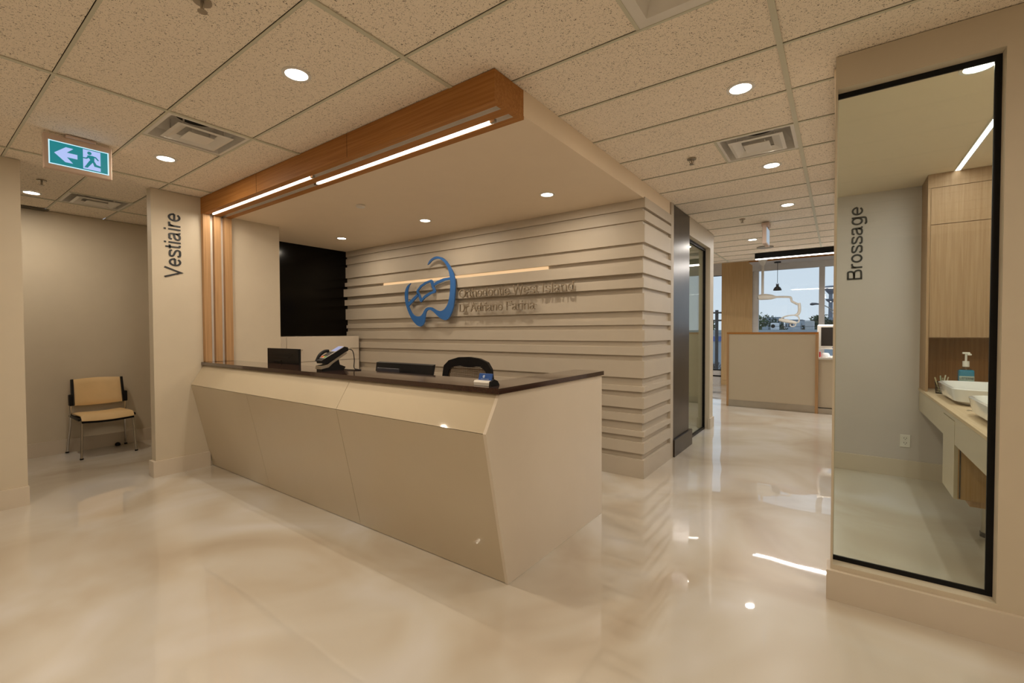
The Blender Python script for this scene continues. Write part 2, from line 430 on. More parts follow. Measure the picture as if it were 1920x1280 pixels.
for a, b in ((1.866, 1.930), (1.965, 2.028), (2.062, 2.133)):
    bm = B(); box(bm, PX+.001, PX+.05, a, b, 1.076, 2.575, .002); obj('post', bm, OAKZ, portal)
for a, b in ((1.930, 1.965), (2.028, 2.062)):
    bm = B(); box(bm, PX+.001, PX+.006, a, b, 1.076, 2.575); obj('post_liner', bm, WHITE, portal)
for n_, (xa, xb, ya, lab) in enumerate(((-5.16, -3.33, 1.944, 'linear LED tube at the left half of the oak beam'), (-3.44, -1.63, 2.053, 'linear LED tube at the right half of the oak beam'))):
    t = thing('linear_light', lab, 'light', (xa, ya, 2.575), 'linear lights in the oak beam')
    bm = B(); box(bm, xa+.006, xb-.006, ya-.0065, ya+.0065, 2.573, 2.588, .003); obj('tube', bm, LAMPW, t)
    for q_ in (xa-.03, xb-.006):
        bm = B(); box(bm, q_, q_+.036, ya-.010, ya+.010, 2.5715, 2.59); obj('end_cap', bm, STEEL, t)
    area('tube_lamp', ((xa+xb)/2, ya, 2.572), xb-xa-.04, 8, WARM, t, 'RECTANGLE', .012)

# ================================================================== RECEPTION DESK
desk = thing('reception_desk', 'faceted cream reception desk with a dark stone top, standing before the banded wall', 'desk', (-3.3, 2.4, 0))
DX0, DX1 = PX+.002, -1.435
def yzprism(bm, yz, x0, x1):
    prism(bm, [(x0, y, z) for y, z in yz], (x1-x0, 0, 0))
SEAMS = [-2.74, -4.05]
g = .0018
# upper facets (above the kink) and lower facets
for a, b in ((DX0, -2.74), (-2.74, DX1-.003)):
    bm = B(); yzprism(bm, [(1.867, 1.044), (1.752, .8535), (1.80, .8535), (1.90, 1.044)], a+g, b-g); obj('upper_panel', bm, DESKF, desk)
for a, b in ((DX0, -4.05), (-4.05, -2.74), (-2.74, DX1-.003)):
    bm = B(); yzprism(bm, [(1.752, .8505), (1.936, .004), (1.98, .004), (1.80, .8505)], a+g, b-g); obj('lower_panel', bm, DESKF, desk)
bm = B(); yzprism(bm, [(1.872, 1.043), (1.762, .852), (1.942, 0), (2.18, 0), (2.18, 1.043)], DX0, DX1-.006)
obj('core', bm, mat('seam_brown', (.12, .09, .06), .8), desk)
bm = B(); yzprism(bm, [(1.867, 1.044), (1.751, .852), (1.936, .001), (3.125, .001), (3.125, 1.044)], DX1-.02, DX1)
box(bm, -1.655, DX1-.0201, 2.18, 3.125, 0, 1.044); obj('end_panel', bm, LAM, desk)
bm = B()
prism(bm, [(DX0, 1.846, 1.045), (-1.422, 1.846, 1.045), (-1.422, 3.135, 1.045), (-1.665, 3.135, 1.045), (-1.665, 2.175, 1.045), (DX0, 2.175, 1.045)], (0, 0, .03))
obj('counter_top', bm, STONE, desk)
bm = B(); box(bm, DX0, -1.66, 2.18, 2.85, .70, .73); obj('work_surface', bm, LAM, desk)

# ================================================================== CABINETS + BLACK PANEL
bm = B(); box(bm, -6.098, -6.075, 2.68, 4.10, 1.325, 2.60); tag(obj('black_panel', bm, BLACKG), 'large glossy black wall panel above the low cream cabinets', 'wall panel')
cab = thing('filing_cabinet', 'cream lateral filing cabinet with thin bar handles, below the black panel', 'cabinet', (-5.9, 3.4, 0))
bm = B(); box(bm, -6.09, -5.72, 2.68, 4.03, 0, 1.318); obj('body', bm, LAM, cab)
for y0, y1 in ((2.68, 2.955), (2.96, 4.028)):
    for z0, z1, hd in ((.986, 1.316, 1), (.66, .98, 0), (.05, .65, 0)):
        bm = B(); box(bm, -5.72, -5.70, y0, y1, z0, z1, .002); d = obj('drawer_front', bm, LAM, cab)
        if hd and y1 > 4:
            for hy in (3.10, 3.94):
                bm = B(); tube(bm, [(-5.70, hy-.055, 1.143), (-5.672, hy-.055, 1.143), (-5.672, hy+.055, 1.143), (-5.70, hy+.055, 1.143)], .005, 8); obj('handle', bm, STEEL, d)

# ================================================================== WRITING AND EMBLEM
CRES = [(-4.205, 2.22), (-4.177, 2.262), (-4.123, 2.294), (-4.062, 2.309), (-4.009, 2.305), (-3.941, 2.282), (-3.882, 2.24), (-3.827, 2.18), (-3.783, 2.116), (-3.75, 2.048), (-3.735, 1.974), (-3.732, 1.902), (-3.739, 1.831), (-3.75, 1.747), (-3.77, 1.663), (-3.804, 1.592), (-3.846, 1.538), (-3.888, 1.518), (-3.931, 1.522), (-3.982, 1.541), (-4.034, 1.573), (-4.077, 1.605), (-4.112, 1.629), (-4.148, 1.646), (-4.184, 1.652), (-4.214, 1.645), (-4.238, 1.625), (-4.251, 1.591), (-4.261, 1.54), (-4.276, 1.49), (-4.304, 1.458), (-4.345, 1.443), (-4.388, 1.453), (-4.435, 1.479), (-4.492, 1.529), (-4.548, 1.599), (-4.596, 1.685), (-4.625, 1.759), (-4.637, 1.838), (-4.633, 1.904), (-4.606, 1.955), (-4.573, 1.986), (-4.524, 2.009), (-4.553, 1.978), (-4.579, 1.927), (-4.588, 1.862), (-4.585, 1.783), (-4.566, 1.717), (-4.538, 1.664), (-4.5, 1.617), (-4.453, 1.586), (-4.396, 1.573), (-4.336, 1.58), (-4.297, 1.611), (-4.269, 1.649), (-4.232, 1.677), (-4.183, 1.685), (-4.135, 1.68), (-4.086, 1.659), (-4.033, 1.638), (-3.981, 1.631), (-3.93, 1.644), (-3.887, 1.677), (-3.853, 1.727), (-3.83, 1.799), (-3.818, 1.871), (-3.812, 1.943), (-3.815, 2.016), (-3.828, 2.078), (-3.849, 2.14), (-3.882, 2.191), (-3.924, 2.234), (-3.975, 2.265), (-4.027, 2.279), (-4.079, 2.277), (-4.133, 2.26), (-4.178, 2.231)]
BARL = [(-4.590, 1.750), (-4.390, 1.872), (-4.370, 1.845), (-4.560, 1.712)]
BOXO = [(-4.407, 1.911), (-4.339, 1.971), (-4.252, 2.007), (-4.144, 2.03), (-4.117, 2.013), (-4.104, 1.956), (-4.066, 1.885), (-4.075, 1.863), (-4.155, 1.846), (-4.264, 1.801), (-4.329, 1.753), (-4.347, 1.767), (-4.374, 1.825), (-4.411, 1.892)]
BOXI = [(-4.380, 1.900), (-4.325, 1.946), (-4.244, 1.979), (-4.162, 2.001), (-4.150, 1.985), (-4.135, 1.945), (-4.110, 1.892), (-4.118, 1.884), (-4.180, 1.871), (-4.273, 1.833), (-4.318, 1.797), (-4.327, 1.802), (-4.350, 1.845), (-4.378, 1.890)]
BARR = [(-4.112, 1.975), (-4.03, 2.007), (-3.926, 2.03), (-3.80, 2.037), (-3.80, 2.009), (-3.909, 1.999), (-4.013, 1.975), (-4.100, 1.945)]
em = thing('tooth_emblem', 'large blue open outline emblem raised on the banded wall', 'emblem', (-4.18, 3.99, 1.44))
YE = 3.985
def catmull(P, k=3):
    n = len(P); out = []
    for i in range(n):
        p0, p1, p2, p3 = (Vector(P[(i+q) % n]) for q in (-1, 0, 1, 2))
        # keep sharp tips
        a = (p1-p0).normalized().dot((p2-p1).normalized())
        out.append(p1)
        b = (p2-p1).normalized().dot((p3-p2).normalized())
        if a > .3 and b > .3:
            for j in range(1, k):
                t = j/k
                out.append(.5*((2*p1)+(p2-p0)*t+(2*p0-5*p1+4*p2-p3)*t*t+(3*p1-p0-3*p2+p3)*t**3))
    return [(p[0], p[1]) for p in out]
bm = B()
prism(bm, [(x, YE, z) for x, z in catmull(CRES)], (0, .018, 0)); obj('crescent', bm, BLUE, em)
bm = B()
prism(bm, [(x, YE+.001, z) for x, z in BARL], (0, .016, 0)); prism(bm, [(x, YE+.001, z) for x, z in BARR], (0, .016, 0))
ring(bm, [(x, YE+.001, z) for x, z in BOXO], [(x, YE+.001, z) for x, z in BOXI], (0, .016, 0)); obj('wire_and_bracket', bm, BLUE, em)
for x, z in ((-4.03, 2.29), (-3.78, 1.70), (-4.60, 1.80), (-4.34, 1.50), (-3.89, 1.58)):
    bm = B(); cyl(bm, (x, YE+.017, z), .006, FY-.066-YE, 8, axis='Y'); obj('standoff_pin', bm, STEEL, em)
LETB = mat('edge_shaded_letters', (.30, .24, .17), .45)  # dark tone stands in for shaded edges of wall-coloured letters
ll = textobj('raised_lettering', 'Orthodontie West Island', LETB, (-3.685, 4.010, 1.780), (1, 0, 0), (0, 0, 1), 1.555, .100, .018, weight=.10, pin=.058)
tag(ll, 'upper, longer line of raised letters, darkened for edge shade, beside the blue emblem', 'lettering')
l2 = textobj('raised_lettering', 'Dr Adriano Farina', LETB, (-3.685, 4.010, 1.610), (1, 0, 0), (0, 0, 1), 1.09, .097, .018, weight=.10, pin=.058)
tag(l2, 'lower, shorter line of raised letters, darkened for edge shade, beside the blue emblem', 'lettering')
v = textobj('wall_lettering', 'Vestiaire', LETTER, (PX, 1.688, 1.908), (0, 0, 1), (0, -1, 0), .632, .136, .006)
tag(v, 'black vertical word Vestiaire on the cream pillar', 'lettering')
b_ = textobj('wall_lettering', 'Brossage', LETTER, (.182, 5.54, 1.855), (0, 0, 1), (-1, 0, 0), .725, .118, .006)
tag(b_, 'black vertical word Brossage on the wall behind the glass', 'lettering')

# ================================================================== DOWNLIGHTS
def downlight(x, y, z, label, power=PW, color=WARM, group=None, r=.056, spread=180):
    t = thing('downlight', label, 'light', (x, y, z), group)
    bm = B(); ring(bm, [(x+(r+.016)*math.cos(a*math.pi/20), y+(r+.016)*math.sin(a*math.pi/20), z-.0045) for a in range(40)],
                   [(x+r*math.cos(a*math.pi/20), y+r*math.sin(a*math.pi/20), z-.0045) for a in range(40)], (0, 0, .0065)); obj('trim_ring', bm, WHITE, t, True)
    bm = B(); cyl(bm, (x, y, z-.002), r, .003, 40); obj('lens', bm, LAMP, t)
    area('bulb', (x, y, z-.0045), r*1.9, power, color, t, spread=spread)
    return t
C1 = 'downlights in the tiled ceiling'
downlight(-2.34, 1.288, H, 'round downlight in ceiling tile nearest the front left of the oak beam', power=9.5, group=C1, spread=140)
downlight(-4.287, 1.29, H, 'round downlight behind the square air diffuser, left of the oak beam', power=9, group=C1)
downlight(-6.365, .826, H, 'round downlight over the alcove chair, farthest left', group=C1)
downlight(-.46, 2.84, H, 'round downlight nearest the camera in the corridor ceiling', power=6.5, group=C1)
downlight(-.46, 4.30, H, 'round downlight just behind the corridor air diffuser', power=6, group=C1)
downlight(-.46, 5.74, H, 'third round downlight along the corridor ceiling', power=8, color=COOL, group=C1)
downlight(-1.054, 7.60, H, 'small far downlight beside the hanging exit sign', power=9, color=COOL, group=C1)
C2 = 'downlights in the plain soffit'
for x, lab in ((-2.117, 'soffit downlight nearest the right corner of the banded wall'), (-3.68, 'soffit downlight above the blue emblem'), (-5.24, 'soffit downlight next to the black panel')):
    downlight(x, 3.46, 2.595, lab, power=6.5, group=C2, r=.052)
downlight(-2.7, 6.0, H, 'added fill downlight inside the glazed room off the corridor', power=11, color=COOL)  # added lamp, brightens the room behind the glass partition
C3 = 'unseen downlights over the lobby out of frame'
for x, y, pw in ((-2.34, -1.6, 16), (-4.21, -.10, 5.5), (-.3, -.9, 16), (1.2, .9, 16), (1.8, -1.6, 16), (3.2, 1.2, 16)):  # unseen lamps added for fill; the second follows the desk highlights
    downlight(x, y, H, 'unseen round downlight of the lobby ceiling behind the camera', power=pw, group=C3)
downlight(.557, 3.22, 2.69, 'large round ceiling light above the brushing room window', power=8, color=(1, .9, .74), r=.058)

# ================================================================== AIR DIFFUSERS
def diffuser(q, label, plain=False):
    x0, x1, y0, y1 = q; cx, cyy = (x0+x1)/2, (y0+y1)/2
    t = thing('air_diffuser', label, 'vent', (cx, cyy, 2.738), 'square ceiling air diffusers')
    def rect(h, z, k=1.0): return [(cx-h, cyy-h*k, z), (cx+h, cyy-h*k, z), (cx+h, cyy+h*k, z), (cx-h, cyy+h*k, z)]
    hx = (x1-x0)/2+.01; k = ((y1-y0)/2+.01)/hx
    bm = B()
    if plain:
        a = [rect(hx, 2.741, k), rect(hx-.06, 2.741, k), rect(hx-.085, 2.80, k)]
    else:
        a = [rect(hx, 2.741, k), rect(hx-.03, 2.741, k), rect(hx-.045, 2.80, k), rect(.15, 2.87, k)]
    L = [[bm.verts.new(p) for p in lp] for lp in a]
    for u, w in zip(L, L[1:]):
        for i in range(4): bm.faces.new((u[i], u[(i+1) % 4], w[(i+1) % 4], w[i]))
    bm.faces.new(L[-1]); obj('frame', bm, WHITE, t)
    if plain:
        return t
    bm = B(); cyl(bm, (cx, cyy, 2.862), .125, .004, 32); obj('duct_opening', bm, DARK, t)
    o_, m_, i_ = rect(.172, 2.733, k), rect(.150, 2.728, k), rect(.098, 2.752, k)
    bm = B(); L = [[bm.verts.new(p) for p in lp] for lp in (o_, m_, i_)]
    for u, w in zip(L, L[1:]):
        for i in range(4): bm.faces.new((u[i], u[(i+1) % 4], w[(i+1) % 4], w[i]))
    obj('outer_plate', bm, WHITE, t)
    bm = B(); box(bm, cx-.082, cx+.082, cyy-.082*k, cyy+.082*k, 2.724, 2.730, .002); box(bm, cx-.05, cx+.05, cyy-.05, cyy+.05, 2.730, 2.76); obj('inner_plate', bm, WHITE, t)
    for sx in (-1, 1):
        for sy_ in (-1, 1):
            bm = B(); box(bm, cx+sx*.12-.004, cx+sx*.12+.004, cyy+sy_*.12-.004, cyy+sy_*.12+.004, 2.742, 2.85); obj('hanger', bm, WHITE, t)
    return t
diffuser(VENTS[0], 'square air diffuser between the exit sign and the oak beam')
diffuser(VENTS[1], 'square air diffuser over the alcove, beyond the exit sign')
diffuser(VENTS[2], 'square air diffuser in the corridor ceiling')
diffuser(VENTS[3], 'plain square ceiling grille cut by the top edge of the photo', True)
bm = B()
box(bm, -7.18, -7.06, .60, 1.05, 2.7335, 2.737)
for k in range(7): box(bm, -7.175+k*.016, -7.167+k*.016, .62, 1.03, 2.730, 2.7335)
tag(obj('slot_grille', bm, mat('grey_slots', (.16, .14, .11), .6)), 'dark slotted ceiling grille against the alcove wall', 'vent')

# ================================================================== SPRINKLERS, SMOKE DETECTOR, SPEAKER
def sprinkler(x, y, label):
    t = thing('sprinkler_head', label, 'sprinkler', (x, y, H), 'ceiling sprinkler heads')
    bm = B(); cyl(bm, (x, y, H-.006), .034, .006, 24); obj('escutcheon', bm, STEEL, t)
    bm = B(); cyl(bm, (x, y, H-.04), .007, .035, 12); tube(bm, smoothpts([(x-.01, y, H-.008), (x-.015, y, H-.025), (x, y, H-.042)]), .003, 6); tube(bm, smoothpts([(x+.01, y, H-.008), (x+.015, y, H-.025), (x, y, H-.042)]), .003, 6); obj('body', bm, STEEL, t)
    bm = B(); cyl(bm, (x, y, H-.045), .018, .003, 16); obj('deflector', bm, STEEL, t)
sprinkler(-2.14, .78, 'sprinkler head at the top edge of the photo, left')
sprinkler(-5.785, .815, 'sprinkler head over the alcove, under the exit sign')
sprinkler(-.958, 3.765, 'sprinkler head beside the corridor air diffuser')
sprinkler(-.966, 6.15, 'far sprinkler head before the hanging exit sign')
bm = B(); lathe(bm, (-3.744, 2.68, 2.575), [(.038, 0), (.042, .006), (.042, .019)], 28); tag(obj('concealed_sprinkler', bm, WHITE, smooth=True), 'small flat white disc on the plain soffit above the desk', 'sprinkler')
bm = B(); cyl(bm, (-.98, 8.40, H-.012), .12, .011, 36); tag(obj('ceiling_speaker', bm, mat('speaker_grille', (.33, .31, .27), .7)), 'round grey speaker disc in the far corridor ceiling', 'speaker')

# ================================================================== EXIT SIGNS
EXG = emit('sign_green', (.005, .22, .25), .9); EXW = emit('sign_white', (.42, .52, .88), 1.0); EXF = emit('sign_edge', (.55, .85, 1.0), 1.1)
SIGNB = mat('sign_housing', (.62, .47, .38), .5)
xs_ = -4.33
ex = thing('exit_sign', 'green running figure exit sign with a white left arrow, hanging at the left', 'sign', (xs_, .80, H))
bm = B(); box(bm, xs_-.05, xs_-.002, .623, .975, 2.493, 2.724, .004); obj('housing', bm, SIGNB, ex)
bm = B(); box(bm, xs_-.055, xs_+.02, .73, .885, 2.722, 2.7395, .004); obj('canopy', bm, SIGNB, ex)
def yz(bm, pts, x, t=.001): prism(bm, [(x, y, z) for y, z in pts], (t, 0, 0))
bm = B(); yz(bm, [(.646, 2.523), (.957, 2.523), (.957, 2.684), (.646, 2.684)], xs_-.0025, .0015); obj('lit_border', bm, EXF, ex)
bm = B(); yz(bm, [(.652, 2.529), (.950, 2.529), (.950, 2.678), (.652, 2.678)], xs_-.0012, .0008); obj('green_panel', bm, EXG, ex)
bm = B(); yz(bm, [(0.673, 2.602), (0.731, 2.655), (0.769, 2.654), (0.735, 2.619), (0.789, 2.619), (0.789, 2.588), (0.735, 2.588), (0.766, 2.552), (0.727, 2.552)], xs_-.0004); obj('arrow', bm, EXW, ex)
bm = B(); yz(bm, [(.818, 2.536), (.911, 2.536), (.911, 2.672), (.818, 2.672)], xs_-.0004); obj('door_symbol', bm, EXW, ex)
bm = B()
yz(bm, [(.852+.0115*math.cos(a*math.pi/10), 2.651+.0115*math.sin(a*math.pi/10)) for a in range(20)], xs_+.0006)
for poly in ([(0.839, 2.632), (0.850, 2.636), (0.870, 2.636), (.878, 2.622), (.877, 2.598), (.869, 2.588), (.852, 2.588), (.855, 2.606), (.846, 2.620)],
             [(.866, 2.637), (0.887, 2.633), (0.903, 2.613), (0.896, 2.609), (0.883, 2.624), (.866, 2.628)],
             [(0.846, 2.634), (.834, 2.616), (0.818, 2.615), (0.818, 2.607), (.838, 2.608), (.853, 2.624)],
             [(.866, 2.600), (.878, 2.600), (.889, 2.579), (0.925, 2.571), (0.921, 2.560), (0.877, 2.564)],
             [(.852, 2.600), (.868, 2.588), (0.841, 2.546), (0.824, 2.546)]):
    yz(bm, poly, xs_+.0006)
obj('running_figure', bm, EXG, ex)
e2 = thing('exit_sign', 'small hanging exit sign seen edge on, far down the corridor', 'sign', (-.735, 6.56, H))
bm = B(); box(bm, -.78, -.735, 6.40, 6.72, 2.46, 2.69, .004); obj('housing', bm, SIGNB, e2)
bm = B(); box(bm, -.80, -.715, 6.48, 6.64, 2.69, 2.7385, .004); obj('canopy', bm, SIGNB, e2)
bm = B(); box(bm, -.7345, -.733, 6.42, 6.70, 2.48, 2.665); obj('lit_face', bm, emit('sign_far', (.55, .68, .80), .6), e2)

# ================================================================== VISITOR CHAIR (alcove)
ch = thing('visitor_chair', 'beige padded visitor chair with black side grips and chrome legs, in the alcove', 'chair', (-6.9, 1.42, 0))
cx0, cyc = -6.9, 1.42
def pad(bm, f, nu=14, nv=10, th=.04):
    """closed pad: f(u,v)->(point, normal)"""
    A = []; Bk = []
    for i in range(nu+1):
        ra, rb = [], []
        for j in range(nv+1):
            u, v_ = i/nu, j/nv
            p, n = f(u, v_)
            e = min(1, 6*min(u, 1-u, v_, 1-v_)); w = math.sqrt(max(0, 1-(1-e)**2))
            ra.append(bm.verts.new(p+n*th*.5*(.25+.75*w))); rb.append(bm.verts.new(p-n*th*.5*(.25+.75*w)))
        A.append(ra); Bk.append(rb)
    for i in range(nu):
        for j in range(nv):
            bm.faces.new((A[i][j], A[i+1][j], A[i+1][j+1], A[i][j+1])); bm.faces.new((Bk[i][j], Bk[i][j+1], Bk[i+1][j+1], Bk[i+1][j]))
    for i in range(nu):
        bm.faces.new((A[i][0], Bk[i][0], Bk[i+1][0], A[i+1][0])); bm.faces.new((A[i][nv], A[i+1][nv], Bk[i+1][nv], Bk[i][nv]))
    for j in range(nv):
        bm.faces.new((A[0][j], A[0][j+1], Bk[0][j+1], Bk[0][j])); bm.faces.new((A[nu][j], Bk[nu][j], Bk[nu][j+1], A[nu][j+1]))
def back_f(u, v_):
    y = cyc+(u-.5)*.43*(1.0-.04*v_); z = .545+v_*.295+.01*math.sin(math.pi*u)*(1 if v_ > .5 else -1.2)
    x = -7.055-.05*v_-.035*(1-(2*u-1)**2)
    return Vector((x, y, z)), Vector((1, 0, .17)).normalized()
def seat_f(u, v_):
    y = cyc+(u-.5)*.45; x = -7.08+v_*.44
    z = .452-.012*math.sin(math.pi*u)+.012*v_-.045*max(0, (v_-.85)/.15)**2
    return Vector((x, y, z)), Vector((0, 0, 1))
bm = B(); pad(bm, seat_f, th=.045); obj('seat', bm, FABRIC, ch, True)
bm = B(); pad(bm, lambda u, v_: (seat_f(u, v_)[0]-Vector((0, 0, .026)), Vector((0, 0, 1))), th=.016)
for s in (-1, 1): box(bm, -7.12, -6.68, cyc+s*.235-.015, cyc+s*.235+.015, .412, .442, .008)
obj('seat_shell', bm, BLACK, ch, True)
bm = B(); pad(bm, back_f, th=.035); obj('backrest', bm, FABRIC, ch, True)
for s in (-1, 1):
    bm = B()
    prism(bm, [(-7.045, cyc+s*.213, .545), (-7.02, cyc+s*.213, .56), (-7.085, cyc+s*.208, .845), (-7.125, cyc+s*.208, .835), (-7.08, cyc+s*.213, .60)], (0, s*.022, 0))
    box(bm, -7.085, -7.015, min(cyc+s*.225, cyc+s*.258), max(cyc+s*.225, cyc+s*.258), .548, .675, .01)
    obj('side_grip', bm, BLACK, ch, True)
    bm = B(); tube(bm, smoothpts([(-7.05, cyc+s*.243, .56), (-7.06, cyc+s*.243, .43), (-7.09, cyc+s*.245, .30), (-7.15, cyc+s*.262, .012)]), .0115, 12); l_ = obj('leg', bm, CHROME, ch, True)
    bm = B(); cyl(bm, (-7.152, cyc+s*.262, 0), .016, .014, 14); obj('foot_cap', bm, BLACK, l_)
    bm = B(); tube(bm, smoothpts([(-6.76, cyc+s*.20, .41), (-6.69, cyc+s*.215, .42), (-6.665, cyc+s*.22, .38), (-6.63, cyc+s*.235, .012)]), .0115, 12); l_ = obj('leg', bm, CHROME, ch, True)
    bm = B(); cyl(bm, (-6.629, cyc+s*.235, 0), .016, .014, 14); obj('foot_cap', bm, BLACK, l_)
bm = B(); lathe(bm, (-7.13, 1.60, 0), [(.026, 0), (.028, .012), (.022, .03), (.008, .038)], 20); tag(obj('door_stop', bm, BLACK, smooth=True), 'small dark domed door stop on the floor under the alcove chair', 'door stop')

# ================================================================== DESK OBJECTS
mo = thing('monitor', 'black monitor seen from behind at the left end of the desk', 'monitor', (-4.05, 2.26, .73))
def xz_px(x0, x1, z0, z1, y0, y1, bev=.004):
    b = B(); box(b, x0, x1, y0, y1, z0, z1, bev); return b
obj('screen_housing', xz_px(-4.72, -4.12, .98, 1.215, 2.25, 2.275), BLACK, mo)
bm = B(); 
for z, w in ((1.155, .46), (1.125, .40)): box(bm, -4.69, -4.69+w, 2.246, 2.251, z, z+.006)
box(bm, -4.58, -4.44, 2.245, 2.251, 1.085, 1.10, .002); obj('rear_ridge', bm, BLACK, mo)
bm = B(); box(bm, -4.50, -4.34, 2.262, 2.30, .74, 1.02, .01); box(bm, -4.54, -4.30, 2.22, 2.42, .73, .745, .004); obj('stand', bm, BLACK, mo)
mo['label'] = 'black monitor standing upright behind the desk top, left of the card terminal'
m2 = thing('monitor', 'low black monitor behind the desk top, in front of the mesh office chair', 'monitor', (-2.8, 2.38, .73))
bm = B()
prism(bm, [(-3.135, 2.34, .80), (-2.50, 2.34, .80), (-2.48, 2.40, 1.118), (-3.155, 2.40, 1.118)], (0, .028, .006)); obj('screen_housing', bm, BLACK, m2)
obj('rear_tray', xz_px(-3.07, -2.80, .86, 1.082, 2.335, 2.35), mat('grey_plastic', (.035, .035, .045), .4), m2)
bm = B(); box(bm, -2.90, -2.74, 2.37, 2.42, .74, .95, .01); box(bm, -2.95, -2.69, 2.28, 2.5, .73, .745, .004); obj('stand', bm, BLACK, m2)

# card terminal on the counter
tm = thing('card_terminal', 'silver and black card payment terminal on a cradle on the desk top', 'terminal', (-3.10, 1.98, 1.075))
TX0, TX1 = -3.228, -3.148
def side(bm, pts, x0, x1): prism(bm, [(x0, y, z) for y, z in pts], (x1-x0, 0, 0))
bm = B(); side(bm, [(1.90, 1.075), (2.09, 1.075), (2.105, 1.10), (2.055, 1.12), (2.045, 1.165), (2.0, 1.145), (1.95, 1.115), (1.90, 1.098)], TX0+.006, TX1-.006); obj('base', bm, BLACK, tm)
bm = B(); side(bm, [(1.893, 1.093), (1.897, 1.118), (1.945, 1.126), (1.985, 1.15), (2.105, 1.218), (2.118, 1.206), (1.99, 1.132), (1.955, 1.104)], TX0, TX1); obj('cradle', bm, STEEL, tm)
bm = B(); side(bm, [(1.905, 1.135), (1.901, 1.158), (1.925, 1.172), (2.095, 1.259), (2.125, 1.252), (2.13, 1.228), (1.945, 1.132)], TX0+.002, TX1-.002); obj('handset', bm, BLACK, tm)
def onface(y, o): return (y, 1.172+(y-1.925)*.512+o)
bm = B(); side(bm, [onface(1.926, .0005), onface(2.094, .0005), onface(2.094, .004), onface(1.926, .004)], TX0+.001, TX1-.001); obj('face_plate', bm, mat('terminal_grey', (.36, .33, .30), .4), tm)
bm = B(); side(bm, [onface(2.022, .0042), onface(2.086, .0042), onface(2.086, .0055), onface(2.022, .0055)], TX0+.008, TX1-.008); obj('display', bm, emit('terminal_lcd', (.32, .36, .62), .8), tm)
for k, c in enumerate(((.65, .04, .02), (.7, .42, .04), (.06, .35, .08))):
    bm = B(); x_ = TX0+.010+k*.023
    side(bm, [onface(1.932, .0042), onface(1.946, .0042), onface(1.946, .007), onface(1.932, .007)], x_, x_+.015); obj('key', bm, mat('key_%d' % k, c, .4), tm)
for q in range(4):
    for k in range(3):
        bm = B(); x_ = TX0+.010+k*.023; y_ = 1.951+q*.016
        side(bm, [onface(y_, .0042), onface(y_+.011, .0042), onface(y_+.011, .0065), onface(y_, .0065)], x_, x_+.015); obj('key', bm, BLACK, tm)
bm = B(); tube(bm, smoothpts([(TX0-.008, 1.91, 1.15), (TX0-.010, 1.935, 1.195), (TX0-.010, 1.975, 1.222), (TX0-.008, 2.01, 1.225)]), .013, 10); obj('side_arm', bm, BLACK, tm, True)
bm = B(); tube(bm, smoothpts([(TX1-.01, 2.125, 1.24), (-3.12, 2.145, 1.225), (-3.105, 2.15, 1.16), (-3.108, 2.15, 1.09), (-3.07, 2.155, 1.079), (-3.02, 2.15, 1.079), (-3.03, 2.115, 1.079), (-3.10, 2.095, 1.079), (-3.16, 2.09, 1.080)]), .0035, 8); obj('cable', bm, BLACK, tm, True)
# business card holder
chd = thing('card_holder', 'white business card holder with blue cards near the desk corner', 'card holder', (-1.575, 1.92, 1.075))
bm = B(); side_pts = [(1.893, 1.076), (1.89, 1.094), (1.897, 1.103), (1.915, 1.104), (1.93, 1.10), (1.965, 1.082), (1.965, 1.076)]
prism(bm, [(-1.635, y, z) for y, z in side_pts], (.108, 0, 0)); obj('holder', bm, WHITE, chd)
bm = B(); prism(bm, [(-1.527, y, z) for y, z in [(1.89, 1.0755), (1.895, 1.10), (1.925, 1.112), (1.955, 1.10), (1.972, 1.0755)]], (.012, 0, 0)); obj('end_cap', bm, BLACK, chd)
cards = tag(obj('business_card', (lambda b: (prism(b, [(-1.622, 1.916, 1.1045), (-1.532, 1.916, 1.1045), (-1.532, 1.926, 1.140), (-1.622, 1.926, 1.140)], (0, .010, 0)), b)[1])(B()), [mat('card_blue', (.02, .09, .36), .4)]), 'stack of blue business cards in the white holder', 'cards')
bm = B()
prism(bm, [(-1.583+.008*math.cos(a*math.pi/8), 1.9183+.0029*math.sin(a*math.pi/8)*.8, 1.125+.008*math.sin(a*math.pi/8)) for a in range(2, 15)], (0, -.0015, 0))
box(bm, -1.605, -1.549, 1.9165, 1.9175, 1.1095, 1.1115); obj('card_print', bm, mat('card_print', (.45, .55, .75), .5), cards)

# office chair with mesh back
oc = thing('office_chair', 'black framed mesh back office chair behind the desk', 'chair', (-2.65, 2.95, 0))
ocy = 2.99
def ocp(x, z): return (x, ocy+(abs(x+2.65)/.3)**2*-.03, z)
out = [(-2.955, .60), (-2.95, .80), (-2.94, .98), (-2.925, 1.065), (-2.87, 1.115), (-2.76, 1.145), (-2.64, 1.15), (-2.52, 1.14), (-2.42, 1.11), (-2.372, 1.055), (-2.36, .98), (-2.35, .80), (-2.345, .60), (-2.45, .56), (-2.65, .55), (-2.85, .56)]
inn = [(-2.89, .66), (-2.888, .82), (-2.882, .98), (-2.865, 1.035), (-2.82, 1.062), (-2.74, 1.068), (-2.64, 1.058), (-2.56, 1.068), (-2.50, 1.068), (-2.442, 1.035), (-2.428, .98), (-2.418, .82), (-2.415, .66), (-2.48, .63), (-2.65, .62), (-2.82, .63)]
bm = B(); ring(bm, [ocp(*p) for p in out], [ocp(*p) for p in inn], (0, .03, 0)); obj('back_frame', bm, BLACK, oc)
bm = B()
nx, nz_ = 44, 34
